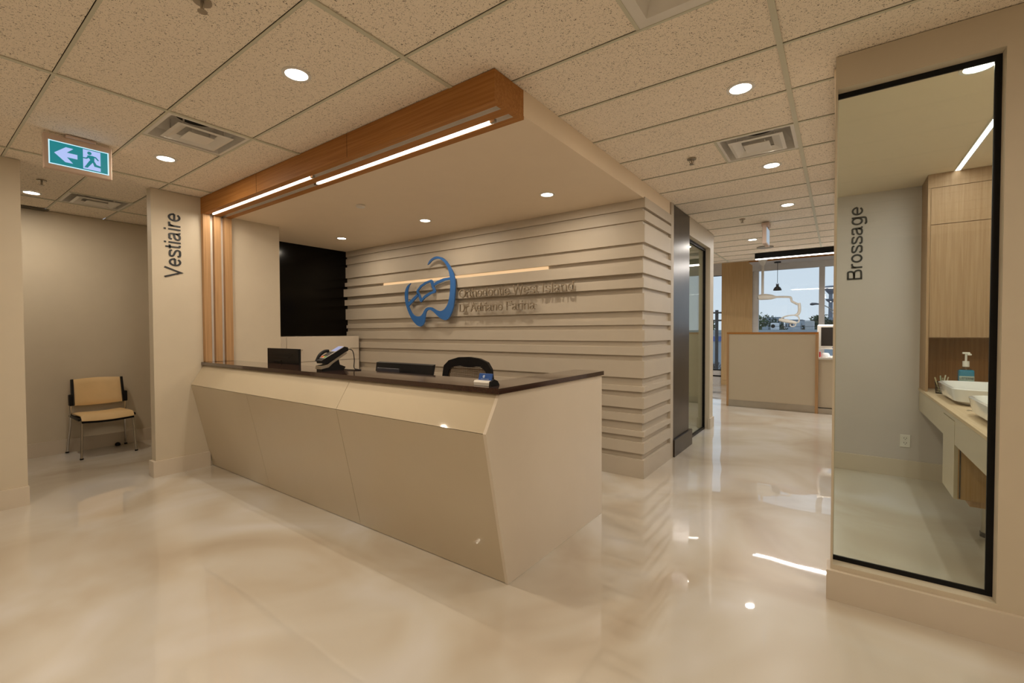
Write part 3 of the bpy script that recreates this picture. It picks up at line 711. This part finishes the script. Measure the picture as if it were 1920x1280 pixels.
for i in range(nx+1):
    x = -2.89+i*(.475/nx); tube(bm, [ocp(x, .63)[:1]+(ocp(x, .63)[1]+.014, .63), (x, ocp(x, 1)[1]+.014, 1.065)], .0028, 4)
for j in range(nz_+1):
    z = .64+j*(.42/nz_)
    tube(bm, [(x, ocp(x, z)[1]+.014, z) for x in (-2.89, -2.77, -2.65, -2.53, -2.415)], .0028, 4)
obj('mesh_back', bm, mat('brown_mesh', (.085, .055, .032), .7, spec=.1), oc)
bm = B(); box(bm, -2.91, -2.39, 3.0, 3.46, .46, .53, .03); obj('seat', bm, BLACK, oc)
bm = B(); cyl(bm, (-2.65, 3.2, .08), .03, .38, 16); box(bm, -2.68, -2.62, 2.98, 3.04, .50, .62, .01); obj('column', bm, BLACK, oc)
for k in range(5):
    a = k*2*math.pi/5
    bm = B(); tube(bm, [(-2.65, 3.2, .10), (-2.65+.30*math.cos(a), 3.2+.30*math.sin(a), .07)], .018, 8); lg = obj('leg', bm, BLACK, oc)
    bm = B(); cyl(bm, (-2.65+.30*math.cos(a)-.02, 3.2+.30*math.sin(a), .028), .028, .04, 14, axis='X'); obj('caster', bm, BLACK, lg)

# ================================================================== CORRIDOR LEFT WALL
CX = -1.45
bm = B(); box(bm, CX-.01, CX+.0, 4.975, 5.62, .19, 2.735); bp_ = tag(obj('bronze_panel', bm, BRONZE), 'tall dark bronze panel between the banded wall and the corridor glass', 'wall panel')
bm = B(); box(bm, CX-.012, CX+.022, 4.975, 5.70, 0, .185); obj('plinth', bm, BRONZE, bp_)
bm = B()
box(bm, -1.60, CX, 5.62, 6.9, 2.52, H)          # header
box(bm, -1.60, CX, 6.70, 6.9, 0, 2.52)          # end jamb
struct('wall_corridor', bm, WALL)
bm = B(); box(bm, -1.60, CX-.013, 4.975, 5.62, 0, H); struct('wall_corridor_panel', bm, WALL)
bm = B(); box(bm, -1.47, CX+.015, 6.69, 6.915, 0, .15); struct('baseboard_corridor', bm, BASEP)
gp = thing('glass_partition', 'black framed glass partition in the corridor wall', 'glass partition', (-1.53, 6.1, 0))
bm = B()
box(bm, -1.545, -1.51, 5.62, 6.70, 2.485, 2.52); box(bm, -1.545, -1.51, 5.62, 6.70, 0, .03); box(bm, -1.545, -1.51, 6.672, 6.70, .03, 2.485); box(bm, -1.545, -1.51, 5.62, 5.64, .03, 2.485)
obj('frame', bm, BLACKM, gp)
bm = B(); box(bm, -1.532, -1.524, 5.64, 6.672, .03, 2.485); obj('pane', bm, GLASSC, gp)
bm = B(); box(bm, -4.6, -4.5, 4.97, 7.0, 0, H); box(bm, -4.6, -1.60, 6.8, 6.9, 0, H); struct('wall_consult', bm, mat('consult_paint', (.5, .47, .38), .6))

# ================================================================== RIGHT WALL WITH THE BRUSHING ROOM WINDOW
RY = 2.81; RX = -.022; OX = .570; OZ0, OZ1 = .175, 2.580
bm = B()
box(bm, RX, 4.5, RY, RY+.11, OZ1, H)
box(bm, OX, 4.5, RY, RY+.11, 0, OZ1)
box(bm, RX, OX, RY, RY+.11, 0, OZ0)
struct('wall_right', bm, WALL)
bm = B(); box(bm, RX-.016, 4.5, RY-.024, RY+.11, 0, .150); struct('baseboard_right', bm, BASEP)
w1 = B()
box(w1, RX, OX, RY+.062, RY+.072, OZ1-.026, OZ1); box(w1, RX, OX, RY+.062, RY+.072, OZ0, OZ0+.023); box(w1, OX-.024, OX, RY+.062, RY+.072, OZ0+.023, OZ1-.026)
wo = struct('window_1', w1, BLACKM)
bm = B(); box(bm, RX+.002, OX-.024, RY+.064, RY+.070, OZ0+.023, OZ1-.026); pn = obj('pane', bm, GLASS, wo)
bm = B(); box(bm, RX, RX+.012, RY+.073, RY+.11, OZ0, OZ1); box(bm, RX, RX+.010, RY, RY+.061, OZ0, OZ1); struct('trim_4', bm, WALL)
# brushing room
BY = 5.54
bm = B(); box(bm, -.03, 1.45, BY, BY+.11, 0, H); struct('wall_brushing', bm, mat('brushing_paint', (.57, .52, .50), .5, noise=.01))
bm = B(); box(bm, -.045, 1.35, BY-.018, BY+.05, 0, .16); struct('baseboard_brushing', bm, BASEP)
bm = B(); box(bm, 1.32, 1.45, RY+.11, BY, 0, H); struct('wall_brushing_side', bm, WALL)
bm = B(); box(bm, -.03, 1.35, RY+.11, BY, 2.69, 2.736); struct('ceiling_brushing', bm, SOFF)
lt = thing('linear_light', 'recessed linear ceiling light in the brushing room', 'light', (.782, 4.4, 2.69))
bm = B(); box(bm, .768, .798, 3.6, 5.18, 2.686, 2.692); obj('diffuser', bm, LAMPC, lt)
bm = B(); box(bm, .760, .768, 3.592, 5.188, 2.684, 2.692); box(bm, .798, .806, 3.592, 5.188, 2.684, 2.692); obj('trim', bm, WHITE, lt)
area('tube_lamp', (.783, 4.3, 2.683), .03, 9, COOL, lt, 'RECTANGLE', 1.3)
ol = thing('power_outlet', 'white wall outlet low on the Brossage wall', 'outlet', (.515, BY, .34))
bm = B(); box(bm, .478, .552, BY-.006, BY, .282, .398, .003); obj('plate', bm, WHITE, ol)
bm = B()
for z in (.318, .362):
    for dx in (-.009, .009): box(bm, .515+dx-.0018, .515+dx+.0018, BY-.0072, BY-.0055, z, z+.011)
    cyl(bm, (.515, BY-.0072, z-.008), .003, .002, 10, axis='Y')
obj('socket_slot', bm, BLACK, ol)
# tall cupboard
CY0 = 5.20; CXL = .607
tc_ = thing('wall_cupboard', 'light oak wall cupboard with flat doors above the washbasins', 'cupboard', (.95, 5.37, .845))
bm = B(); box(bm, CXL, CXL+.018, CY0, BY-.001, .847, 2.575); box(bm, CXL-.001, 1.31, CY0-.004, BY-.001, 2.575, 2.689); box(bm, CXL+.018, 1.31, CY0+.02, BY-.001, 1.305, 2.575); obj('body', bm, OAKV, tc_)
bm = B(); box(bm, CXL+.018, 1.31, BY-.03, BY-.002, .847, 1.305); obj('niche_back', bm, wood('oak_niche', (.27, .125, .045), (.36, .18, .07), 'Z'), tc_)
bm = B(); box(bm, CXL+.020, 1.31, CY0, CY0+.02, 2.266, 2.572); obj('door', bm, OAKV, tc_)
bm = B(); box(bm, CXL+.020, 1.31, CY0, CY0+.02, 1.312, 2.261); obj('door', bm, OAKV, tc_)
# vanity
va = thing('vanity_counter', 'pale oak vanity counter with a cream apron in the brushing room', 'counter', (.95, 4.2, 0))
bm = B(); box(bm, .598, 1.31, 2.95, BY-.02, .825, .845, .002); obj('counter_top', bm, OAKH, va)
bm = B(); box(bm, .604, .622, 2.95, 3.948, .645, .825); box(bm, .604, .622, 4.33, BY-.02, .645, .825); box(bm, .604, .622, 3.948, 4.33, .795, .825); obj('apron', bm, DESKF, va)
bm = B(); box(bm, .603, .622, 3.952, 4.326, .30, .790); obj('door', bm, DESKF, va)
bm = B(); box(bm, .6225, 1.30, 3.95, 4.35, .30, .825); obj('cabinet_body', bm, wood('oak_lower', (.42, .24, .09), (.52, .32, .14), 'Z'), va)
bm = B(); box(bm, .628, .634, 3.9475, 3.9498, .305, .64); obj('door_gap', bm, DARK, va)
bm = B(); box(bm, .68, 1.30, 3.96, 4.35, .262, .30); obj('bottom_rail', bm, OAKZ, va)
bm = B(); cyl(bm, (.812, 4.24, .03), .032, .235, 20); lg = obj('leg', bm, STEEL, va, True)
bm = B(); cyl(bm, (.812, 4.24, 0), .036, .03, 20); obj('foot', bm, BLACK, lg)
def basin(yc, label):
    t = thing('washbasin', label, 'sink', (.95, yc, .845), 'white vessel washbasins')
    def rr(hx, hy, z, r, n=6, cx=.95):
        P = []
        for sx, sy_, a0 in ((1, 1, 0), (-1, 1, 90), (-1, -1, 180), (1, -1, 270)):
            for k in range(n+1):
                a = math.radians(a0+90*k/n); P.append((cx+sx*(hx-r)+r*math.cos(a), yc+sy_*(hy-r)+r*math.sin(a), z))
        return P
    bm = B()
    loops = [rr(.24, .30, .846, .10), rr(.285, .345, .875, .11), (rr(.30, .36, .96, .11)), rr(.288, .348, .966, .10), rr(.275, .335, .960, .10), rr(.24, .30, .90, .10), rr(.12, .18, .875, .06)]
    V = [[bm.verts.new(p) for p in lp] for lp in loops]
    for a, b in zip(V, V[1:]):
        n = len(a)
        for i in range(n): bm.faces.new((a[i], a[(i+1) % n], b[(i+1) % n], b[i]))
    bm.faces.new(V[0][::-1]); bm.faces.new(V[-1]); obj('bowl', bm, WHITEG, t, True)
    bm = B(); cyl(bm, (.95, yc, .8755), .022, .003, 20); obj('drain', bm, CHROME, t)
basin(4.66, 'white vessel washbasin nearer the soap bottle niche')
basin(3.62, 'white vessel washbasin nearest the window glass')
bm = B(); cyl(bm, (.70, 4.12, .8455), .016, .004, 20); tag(obj('counter_cap', bm, CHROME), 'small metal cap in the counter between the washbasins', 'fitting')
# mouthwash bottle
bt = thing('mouthwash_bottle', 'blue mouthwash pump bottle in the oak niche', 'bottle', (.842, 5.12, .845))
bx, by = .842, 5.12
def rbox(bm, hx, hy, z0, z1, bev): box(bm, bx-hx, bx+hx, by-hy, by+hy, z0, z1, bev)
AQUA = mat('aqua_liquid', (.02, .22, .36), .1, coat=.6)
bm = B(); rbox(bm, .047, .035, .845, 1.05, .012); obj('body', bm, AQUA, bt)
bm = B(); lathe(bm, (bx, by, 1.05), [(.036, 0), (.028, .012), (.017, .022), (.016, .03)], 20); obj('shoulder', bm, glassmat('clear_plastic', (.85, .9, .92)), bt, True)
bm = B(); cyl(bm, (bx, by, 1.075), .021, .045, 20); cyl(bm, (bx, by, 1.12), .007, .06, 12); box(bm, bx-.022, bx+.022, by-.012, by+.012, 1.178, 1.192, .003); box(bm, bx+.005, bx+.028, by-.03, by+.006, 1.168, 1.18, .002); obj('pump', bm, WHITE, bt)
bm = B(); box(bm, bx-.044, bx+.044, by-.0365, by-.0352, .90, 1.0); lb = obj('bottle_label', bm, mat('label_pale', (.45, .55, .50), .4), bt)
bm = B(); box(bm, bx-.044, bx+.044, by-.0372, by-.0366, .915, .962); obj('label_stripe', bm, mat('label_teal', (.03, .25, .33), .4), lb)
textobj('label_text', 'LISTERINE', mat('label_ink', (.01, .02, .05), .5), (bx-.041, by-.0366, .972), (1, 0, 0), (0, 0, 1), .084, .018, .0006, lb, weight=.17)
# toothbrush cup
cup = thing('mesh_cup', 'dark wire cup in the oak niche left of the mouthwash', 'cup', (.70, 5.12, .845))
bm = B(); ring(bm, [(.70+.038*math.cos(a*math.pi/12), 5.12+.038*math.sin(a*math.pi/12), .845) for a in range(24)], [(.70+.034*math.cos(a*math.pi/12), 5.12+.034*math.sin(a*math.pi/12), .845) for a in range(24)], (0, 0, .006))
ring(bm, [(.70+.043*math.cos(a*math.pi/12), 5.12+.043*math.sin(a*math.pi/12), .940) for a in range(24)], [(.70+.039*math.cos(a*math.pi/12), 5.12+.039*math.sin(a*math.pi/12), .940) for a in range(24)], (0, 0, .005))
for a in range(24):
    c_, s_ = math.cos(a*math.pi/12), math.sin(a*math.pi/12); tube(bm, [(.70+.036*c_, 5.12+.036*s_, .848), (.70+.041*c_, 5.12+.041*s_, .942)], .0014, 4)
for z in (.87, .89, .91): tube(bm, [(.70+.038*math.cos(a*math.pi/10), 5.12+.038*math.sin(a*math.pi/10), z) for a in range(20)], .0013, 4, True)
cyl(bm, (.70, 5.12, .8455), .034, .003, 20)
obj('wire_basket', bm, BLACKM, cup)
STK = [(-.02, -.045, .045), (.0, -.01, .06), (.018, .04, .05), (.005, .025, .065), (-.012, .01, .04)]
for k, (dx, ex_, hh) in enumerate(STK):
    bm = B(); tube(bm, [(.70+dx*.6, 5.12+(k-2)*.006, .852), (.70+ex_, 5.12+(k-2)*.012, .935+hh)], .0045, 8)
    tag(obj('wrapped_toothbrush', bm, mat('brush_wrap_%d' % k, [(.55, .50, .30), (.35, .42, .30), (.6, .52, .36), (.62, .60, .45), (.4, .35, .2)][k], .4)), 'wrapped yellowish toothbrush standing in the dark wire cup', 'toothbrush', 'toothbrushes in the wire cup')
bm = B(); box(bm, .925, 1.0, 5.08, 5.15, .846, .905, .008); tag(obj('blue_box', bm, mat('box_blue', (.05, .35, .65), .4)), 'small blue box right of the mouthwash bottle', 'box')

# ================================================================== OPERATORY
HY = 9.0
hw = thing('half_wall_screen', 'cream half height screen with oak edging and steel kick plate', 'partition', (-.96, HY, 0))
bm = B(); box(bm, -1.62, -.30, HY+.005, HY+.10, .12, 1.315); obj('panel', bm, DESKF, hw)
bm = B(); box(bm, -1.655, -.265, HY-.005, HY+.11, 1.315, 1.35); obj('top_trim', bm, OAKX, hw)
bm = B(); box(bm, -1.655, -1.62, HY-.005, HY+.11, 0, 1.315); obj('side_trim', bm, OAKZ, hw)
bm = B(); box(bm, -.305, -.262, HY-.04, HY+.11, 0, 1.315); obj('side_trim', bm, OAKZ, hw)
bm = B(); box(bm, -1.62, -.305, HY+.0, HY+.10, 0, .12); obj('kick_plate', bm, STEEL, hw)
ct = thing('side_counter', 'cream side counter right of the half height screen', 'counter', (.6, HY+.2, 0))
bm = B(); box(bm, -.262, 2.5, HY+.03, HY+.6, .10, .90); obj('body', bm, DESKF, ct)
bm = B(); box(bm, -.262, 2.5, HY+.0, HY+.6, 0, .09); obj('kick_plate', bm, STEEL, ct)
bm = B(); box(bm, -.262, 2.5, HY-.01, HY+.6, .90, .93, .002); obj('counter_top', bm, WHITE, ct)
cr = thing('computer_monitor', 'cream framed monitor on the side counter beyond the screen', 'monitor', (.02, HY+.3, .93))
bm = B(); box(bm, -.29, .34, HY+.24, HY+.30, 1.06, 1.475, .02); obj('housing', bm, CREAMP, cr)
bm = B(); box(bm, -.235, .285, HY+.234, HY+.241, 1.115, 1.43); obj('screen', bm, SCREENB, cr)
bm = B(); cyl(bm, (-.07, HY+.236, 1.087), .012, .004, 14, axis='Y'); obj('power_button', bm, BLUE, cr)
bm = B(); box(bm, -.03, .08, HY+.27, HY+.32, .94, 1.07, .005); box(bm, -.14, .19, HY+.18, HY+.42, .931, .945, .004); obj('stand', bm, CREAMP, cr)
bm = B(); box(bm, -.255, -.235, HY+.06, HY+.11, .931, 1.02, .004); tag(obj('red_tube', bm, mat('red_plastic', (.6, .03, .04), .4)), 'small red tube standing on the side counter next to the oak edge', 'tube')
bm = B(); lathe(bm, (-.17, HY+.105, .931), [(.06, 0), (.062, .04), (.045, .07), (.02, .075)], 20); tag(obj('white_pot', bm, WHITEG, smooth=True), 'rounded white pot on the side counter below the monitor', 'pot')
for k in range(5):
    bm = B(); x_ = -.22+k*.065+random.random()*.02; y_ = HY+.03+.012*k
    a = random.random()
    prism(bm, [(x_, y_, .931), (x_+.05, y_+.01*a, .931), (x_+.045, y_+.04, .931), (x_+.005, y_+.035, .931)], (0, .0, .006+.012*a))
    tag(obj('paper_packet', bm, mat('packet_%d' % k, (.8, .76+.02*k, .72), .5)), 'small white packet lying on the side counter edge', 'packet', 'white packets on the side counter')
# oak column, windows
WY = 12.6
bm = B(); box(bm, -2.43, -1.73, 12.5, 13.0, .12, 3.14); box(bm, -2.43, -1.73, 12.5, 13.0, 0, .112); box(bm, -2.42, -1.74, 12.51, 12.99, .10, .13); tag(obj('oak_column', bm, OAKC), 'wide oak veneered column before the operatory windows', 'column')
GREYP = mat('grey_frame', (.66, .64, .63), .5)
bm = B(); box(bm, -1.73, 5.9, 11.9, 11.93, 2.99, 3.14); struct('trim_5', bm, OAKX)
bm = B(); box(bm, -1.73, 5.9, 11.93, 12.62, 2.985, 3.14); box(bm, -1.73, 5.9, 12.50, 12.62, 2.84, 2.985); struct('wall_window_head', bm, GREYP)
bm = B(); box(bm, -8.1, -2.43, 12.5, 12.7, 2.80, 3.14); box(bm, -8.1, -2.43, 12.55, 12.75, 0, .36); struct('wall_window_left', bm, GREYP)
bm = B(); box(bm, -8.1, -2.43, 12.53, 12.56, 2.785, 2.81); box(bm, -8.1, -2.43, 12.53, 12.60, .36, .385); box(bm, -8.1, -2.43, 12.53, 12.57, .20, .23)
wL = struct('window_2', bm, BLACKM)
bm = B(); box(bm, -8.1, -2.43, 12.58, 12.588, .385, 2.80); obj('pane', bm, GLASSW, wL)
bm = B(); box(bm, -1.73, 5.9, 12.55, 12.75, 0, .75); struct('wall_window_sill', bm, GREYP)
bm = B()
box(bm, -1.73, -1.60, 12.55, 12.66, .75, 2.84); box(bm, -.37, -.26, 12.55, 12.66, .75, 2.84); box(bm, 1.05, 1.16, 12.55, 12.66, .75, 2.84); box(bm, 2.5, 2.61, 12.55, 12.66, .75, 2.84); box(bm, 4.2, 4.31, 12.55, 12.66, .75, 2.84)
box(bm, -1.73, 5.9, 12.57, 12.64, .75, .80)
wR = struct('window_3', bm, GREYP)
for a, b in ((-1.60, -.37), (-.26, 1.05), (1.16, 2.5), (2.61, 4.2), (4.31, 5.9)):
    bm = B(); box(bm, a, b, 12.60, 12.608, .80, 2.84); obj('pane', bm, GLASSW, wR)
bm = B(); box(bm, 5.9, 6.0, 5.6, 13, 0, 3.14); box(bm, 1.45, 5.95, 5.60, 5.7, 0, 3.0); struct('wall_operatory_right', bm, WALL)
bm = B(); box(bm, -8.2, -8.1, 6.8, 13, 0, 3.14); box(bm, -8.1, -4.55, 6.8, 6.9, 0, 3.0); struct('wall_operatory_left', bm, WALL)
bm = B(); box(bm, 4.5, 5.95, 5.6, 9.83, 2.737, 2.76); struct('ceiling_side', bm, SOFF)
# linear light
ln = thing('linear_light', 'long black ceiling light bar above the operatory screen', 'light', (.6, 9.0, H))
bm = B(); box(bm, -1.21, 2.6, 8.99, 9.07, 2.642, 2.7365); obj('housing', bm, BLACKM, ln)
bm = B(); box(bm, -1.20, 2.59, 8.992, 9.05, 2.630, 2.643); obj('diffuser', bm, LAMPC, ln)
area('bar_lamp', (.7, 9.025, 2.62), 3.7, 85, COOL, ln, 'RECTANGLE', .06)
area('operatory_lamp', (-4.2, 9.1, 2.72), 1.2, 30, COOL, None, 'RECTANGLE', .3)
l9 = thing('linear_light', 'ceiling light panel of the operatory, hidden behind the corridor wall', 'light', (-4.2, 9.1, H))
bm = B(); box(bm, -4.85, -3.55, 8.93, 9.27, 2.722, 2.7365); obj('panel', bm, LAMPC, l9)
# pendant
pd = thing('pendant_lamp', 'small grey dome pendant lamp hanging before the operatory window', 'lamp', (-1.165, 12.2, 2.985))
bm = B(); cyl(bm, (-1.165, 12.2, 2.965), .07, .02, 24); obj('canopy', bm, BLACKM, pd)
bm = B(); cyl(bm, (-1.165, 12.2, 2.49), .005, .48, 8); obj('cord', bm, BLACK, pd)
PG = mat('pendant_grey', (.10, .11, .12), .35, metal=.3)
bm = B(); lathe(bm, (-1.165, 12.2, 2.32), [(.088, 0), (.082, .03), (.06, .07), (.035, .09), (.024, .10), (.024, .14), (.012, .15)], 28, False); obj('shade', bm, PG, pd, True)
bm = B(); tube(bm, [(-1.19, 12.2, 2.42), (-1.19, 12.2, 2.48), (-1.14, 12.2, 2.48), (-1.14, 12.2, 2.42)], .005, 6); obj('yoke', bm, PG, pd)
# dental light arm
DY = 11.2
da = thing('dental_light', 'cream ceiling mounted dental lamp on a jointed arm before the window', 'lamp', (-1.35, DY, 3.14))
bm = B(); lathe(bm, (-1.35, DY, 2.80), [(.028, 0), (.05, .03), (.085, .10), (.09, .345)], 20); obj('ceiling_mount', bm, WHITE, da, True)
bm = B(); cyl(bm, (-1.35, DY, 2.12), .026, .72, 16); obj('drop_pole', bm, WHITE, da, True)
bm = B(); tube(bm, [(-1.43, DY, 2.105), (-1.40, DY, 2.11), (-1.30, DY, 2.115), (-1.18, DY, 2.105), (-1.10, DY, 2.10)], .05, 14, radii=[.045, .062, .066, .055, .025]); hb = obj('hub', bm, CREAMP, da, True)
bm = B(); cyl(bm, (-1.44, DY, 2.105), .032, .012, 18, axis='X'); obj('end_cap', bm, BLACK, hb)
bm = B(); tube(bm, smoothpts([(-1.14, DY, 2.102), (-1.0, DY, 2.10), (-.86, DY, 2.09), (-.82, DY, 2.07), (-.81, DY, 2.0)]), .022, 10); tube(bm, [(-.81, DY, 2.0), (-.70, DY, 1.93)], .024, 10); tube(bm, smoothpts([(-.675, DY, 1.955), (-.665, DY, 1.86), (-.67, DY, 1.77), (-.70, DY, 1.715), (-.735, DY, 1.695)]), .03, 10); obj('jointed_arm', bm, CREAMP, da, True)
bm = B(); tube(bm, smoothpts([(-1.02, DY, 1.605), (-.95, DY-.02, 1.665), (-.85, DY-.02, 1.695), (-.74, DY, 1.70), (-.68, DY, 1.66), (-.67, DY, 1.58), (-.70, DY, 1.54)]), .014, 8); tube(bm, [(-1.02, DY, 1.605), (-.90, DY+.02, 1.585), (-.71, DY, 1.535)], .022, 8); obj('handle_loop', bm, CREAMP, da, True)
bm = B(); tube(bm, [(-1.03, DY-.03, 1.61), (-.90, DY-.05, 1.585), (-.73, DY-.03, 1.545)], .035, 12, radii=[.03, .04, .03]); obj('lamp_head', bm, CREAMP, da, True)
bm = B(); tube(bm, [(-.78+.05*math.cos(a*math.pi/8), DY, 1.50+.04*math.sin(a*math.pi/8)) for a in range(16)], .012, 8, True); obj('lower_ring', bm, WHITE, da, True)

# ================================================================== OUTSIDE
GZ = -4.0
bm = B(); box(bm, -300, 300, 14, 500, GZ-.5, GZ); struct('ground', bm, mat('asphalt', (.12, .13, .15), .9, noise=.4, nscale=.3))
BW = mat('building_grey', (.42, .47, .52), .8); BW2 = mat('building_blue_grey', (.30, .35, .40), .8); WIN = mat('dark_window', (.07, .09, .12), .2)
nb = thing('neighbour_building', 'low pale flat roofed building across the street', 'building', (-4, 32, GZ))
bm = B(); box(bm, -16, 12, 30, 44, GZ, 1.25); obj('wall', bm, BW, nb)
bm = B(); box(bm, -16.1, 12.1, 29.9, 44.1, 1.25, 1.44); obj('parapet', bm, mat('parapet', (.36, .42, .46), .8), nb)
for k in range(9):
    bm = B(); box(bm, -12+k*1.85, -11.1+k*1.85, 29.93, 29.99, .75, 1.05); obj('blue_sign', bm, mat('sign_blue_%d' % k, (.10, .16, .42), .6), nb)
def rooftop(x0, x1, z1, y0, label, m):
    bm = B(); box(bm, x0, x1, y0, y0+1.2, 1.44, z1, .03); return tag(obj('rooftop_unit', bm, m), label, 'rooftop unit')
au = rooftop(-3.30, -2.95, 1.86, 31, 'white rooftop air conditioner with a round fan', mat('unit_white', (.65, .67, .69), .6))
bm = B(); cyl(bm, (-3.17, 30.985, 1.66), .11, .02, 18, axis='Y'); obj('fan', bm, BLACK, au)
rooftop(-3.75, -3.42, 1.62, 31, 'low grey rooftop vent left of the white air conditioner', BW2)
rooftop(-2.35, -1.95, 1.98, 34, 'boxy grey rooftop unit below the dental lamp', BW)
rooftop(-1.72, -1.25, 2.0, 34, 'slatted pale rooftop unit right of the dental lamp', mat('unit_slats', (.45, .46, .46), .7))
def block(x0, x1, y, z1, label, cols, rows, m):
    t = thing('apartment_block', label, 'building', ((x0+x1)/2, y, GZ), 'distant buildings on the horizon')
    bm = B(); box(bm, x0, x1, y, y+12, GZ, z1); obj('wall', bm, m, t)
    bm = B(); w = (x1-x0)/cols
    for i in range(cols):
        for j in range(rows):
            xx = x0+w*(i+.25); zz = z1-1.2-j*2.2; box(bm, xx, xx+w*.5, y-.05, y, zz-.9, zz)
    obj('window_rows', bm, WIN, t)
block(-18, -13.6, 150, 5.4, 'far grey apartment block left of the dental lamp', 6, 3, BW2)
block(-12.4, -8.2, 150, 4.6, 'far pale apartment block behind the dental lamp', 6, 3, BW)
block(-5.5, 8, 160, 5.2, 'far grey apartment block at the water tower foot', 12, 3, BW2)
def leaves(bm, c, rx, rz, n, s, cone=False):
    for _ in range(n):
        while True:
            p = Vector((random.uniform(-1, 1), random.uniform(-1, 1), random.uniform(-1, 1)))
            if p.length < 1 and (not cone or math.hypot(p.x, p.y) < (1-p.z)/2): break
        q = Vector((c[0]+p.x*rx, c[1]+p.y*rx, c[2]+p.z*rz))
        a, b = Vector([random.uniform(-1, 1) for _ in range(3)]).normalized()*s, Vector([random.uniform(-1, 1) for _ in range(3)]).normalized()*s
        bm.faces.new([bm.verts.new(q), bm.verts.new(q+a), bm.verts.new(q+b)])
GR = [mat('foliage_%d' % k, c, .9, noise=.4, nscale=2) for k, c in enumerate([(.035, .075, .05), (.08, .12, .06), (.09, .09, .06)])]
BARK = mat('bark', (.07, .06, .055), .9)
def tree(x, y, h, r, k, label, cone=False):
    t = thing('tree', label, 'tree', (x, y, GZ), 'trees beyond the operatory windows')
    bm = B(); leaves(bm, (x, y, GZ+h*.6), r, h*.42, 700, r*.28, cone); obj('crown', bm, GR[k], t)
    bm = B(); cyl(bm, (x, y, GZ), .03*h, h*.6, 8, .015*h); obj('trunk', bm, BARK, t)
TL = ['dark evergreen tree on the skyline', 'green leafy tree on the skyline', 'brownish autumn tree on the skyline']
for i, (x, y, h, r, k) in enumerate([(-9.3, 75, 8.0, 1.6, 1), (-7.4, 71, 7.5, 1.0, 0), (-6.2, 67, 6.7, 1.1, 0), (-4.6, 80, 6.3, 1.4, 2), (-3.4, 118, 8.6, 2.4, 1), (-1.8, 111, 7.4, 2.2, 2), (.4, 104, 6.6, 2.0, 1), (-1.9, 58, 6.7, 1.2, 0), (-.3, 61.5, 6.5, 1.0, 0), (-1.4, 65, 7.5, .8, 0), (.7, 56, 7.2, 1.0, 0), (-10.8, 80, 7.4, 1.8, 2), (3.5, 90, 7.5, 3, 0), (-14, 60, 6.8, 2.2, 1)]):
    tree(x, y, h, r, k, TL[k])
# bare trees seen low through the left window
def bare(x, y, h, label):
    t = thing('bare_tree', label, 'tree', (x, y, GZ), 'bare shrubs below the left window')
    bm = B()
    def grow(p, d, L, r, n):
        q = p+d*L; tube(bm, [p, q], r, 4)
        if n:
            for _ in range(3): grow(q, (d+Vector([random.uniform(-.7, .7), random.uniform(-.7, .7), random.uniform(-.1, .5)])).normalized(), L*.72, r*.6, n-1)
    grow(Vector((x, y, GZ)), Vector((0, 0, 1)), h*.3, .07, 5); obj('branches', bm, BARK, t)
for i, (x, y, h) in enumerate([(-3.75, 17.3, 4.6), (-4.7, 20.5, 4.6)]): bare(x, y, h, 'bare branching tree low outside the narrow left window')
bm = B(); box(bm, -7, -4.2, 23, 25.5, GZ+.001, GZ+1.6, .4); tag(obj('parked_van', bm, mat('van_blue', (.12, .17, .26), .3)), 'bluish parked van low outside the narrow left window', 'vehicle')
up_ = thing('utility_pole', 'wooden utility pole with crossarms outside the narrow left window', 'pole', (-5.75, 28.3, GZ))
bm = B(); cyl(bm, (-5.75, 28.3, GZ), .09, 6.6, 10); obj('pole', bm, BARK, up_)
for z in (2.4, 1.95):
    bm = B(); box(bm, -6.25, -5.25, 28.25, 28.35, z, z+.09); obj('crossarm', bm, BARK, up_)
# water tower
wt = thing('water_tower', 'grey water tower on a tall shaft, seen through the right window', 'water tower', (-2.35, 200, GZ))
WTM = mat('tower_grey', (.22, .24, .28), .8)
bm = B(); cyl(bm, (-2.35, 200, GZ), .85, 20, 16, .55); obj('shaft', bm, WTM, wt, True)
bm = B(); lathe(bm, (-2.35, 200, 14.6), [(.6, 0), (1.4, 1.0), (2.0, 1.9), (2.0, 2.6), (1.6, 3.0)], 20); obj('tank', bm, WTM, wt, True)
bm = B(); lathe(bm, (-2.35, 200, 11.6), [(.6, 0), (1.5, .9), (1.6, 1.3), (.6, 1.4)], 16); obj('platform', bm, WTM, wt, True)
# street lamp and power lines
def q65(x, z): return (x*.65, 26, 1.37+(z-1.37)*.65)
sl2 = thing('street_lamp', 'cobra head street lamp seen through the operatory window', 'street lamp', (.39, 26, GZ))
bm = B(); cyl(bm, (.39, 26, GZ), .07, 5.9, 10); obj('pole', bm, STEEL, sl2)
bm = B(); tube(bm, smoothpts([q65(.6, 1.9), q65(-.2, 2.75), q65(-.9, 3.25), q65(-1.2, 3.33)]), .024, 6); tube(bm, [q65(.6, 1.2), q65(-.5, 2.9)], .018, 6); obj('bracket_arm', bm, STEEL, sl2)
bm = B(); tube(bm, [q65(-1.15, 3.33), q65(-1.35, 3.36), q65(-1.6, 3.35), q65(-1.72, 3.33)], .1, 10, radii=[.03, .05, .07, .035]); obj('lamp_head', bm, PG, sl2, True)
for z0, z1, zm in ((2.44, 1.86, 1.95), (1.99, 1.6, 1.62)):
    bm = B(); tube(bm, smoothpts([(-5.75, 28.25, z0), (-2.6, 27.1, zm), (.39, 26.05, z1)]), .008, 5)
    tag(obj('power_line', bm, BLACK), 'thin power line strung across the sky outside the window', 'cable', 'power lines outside')
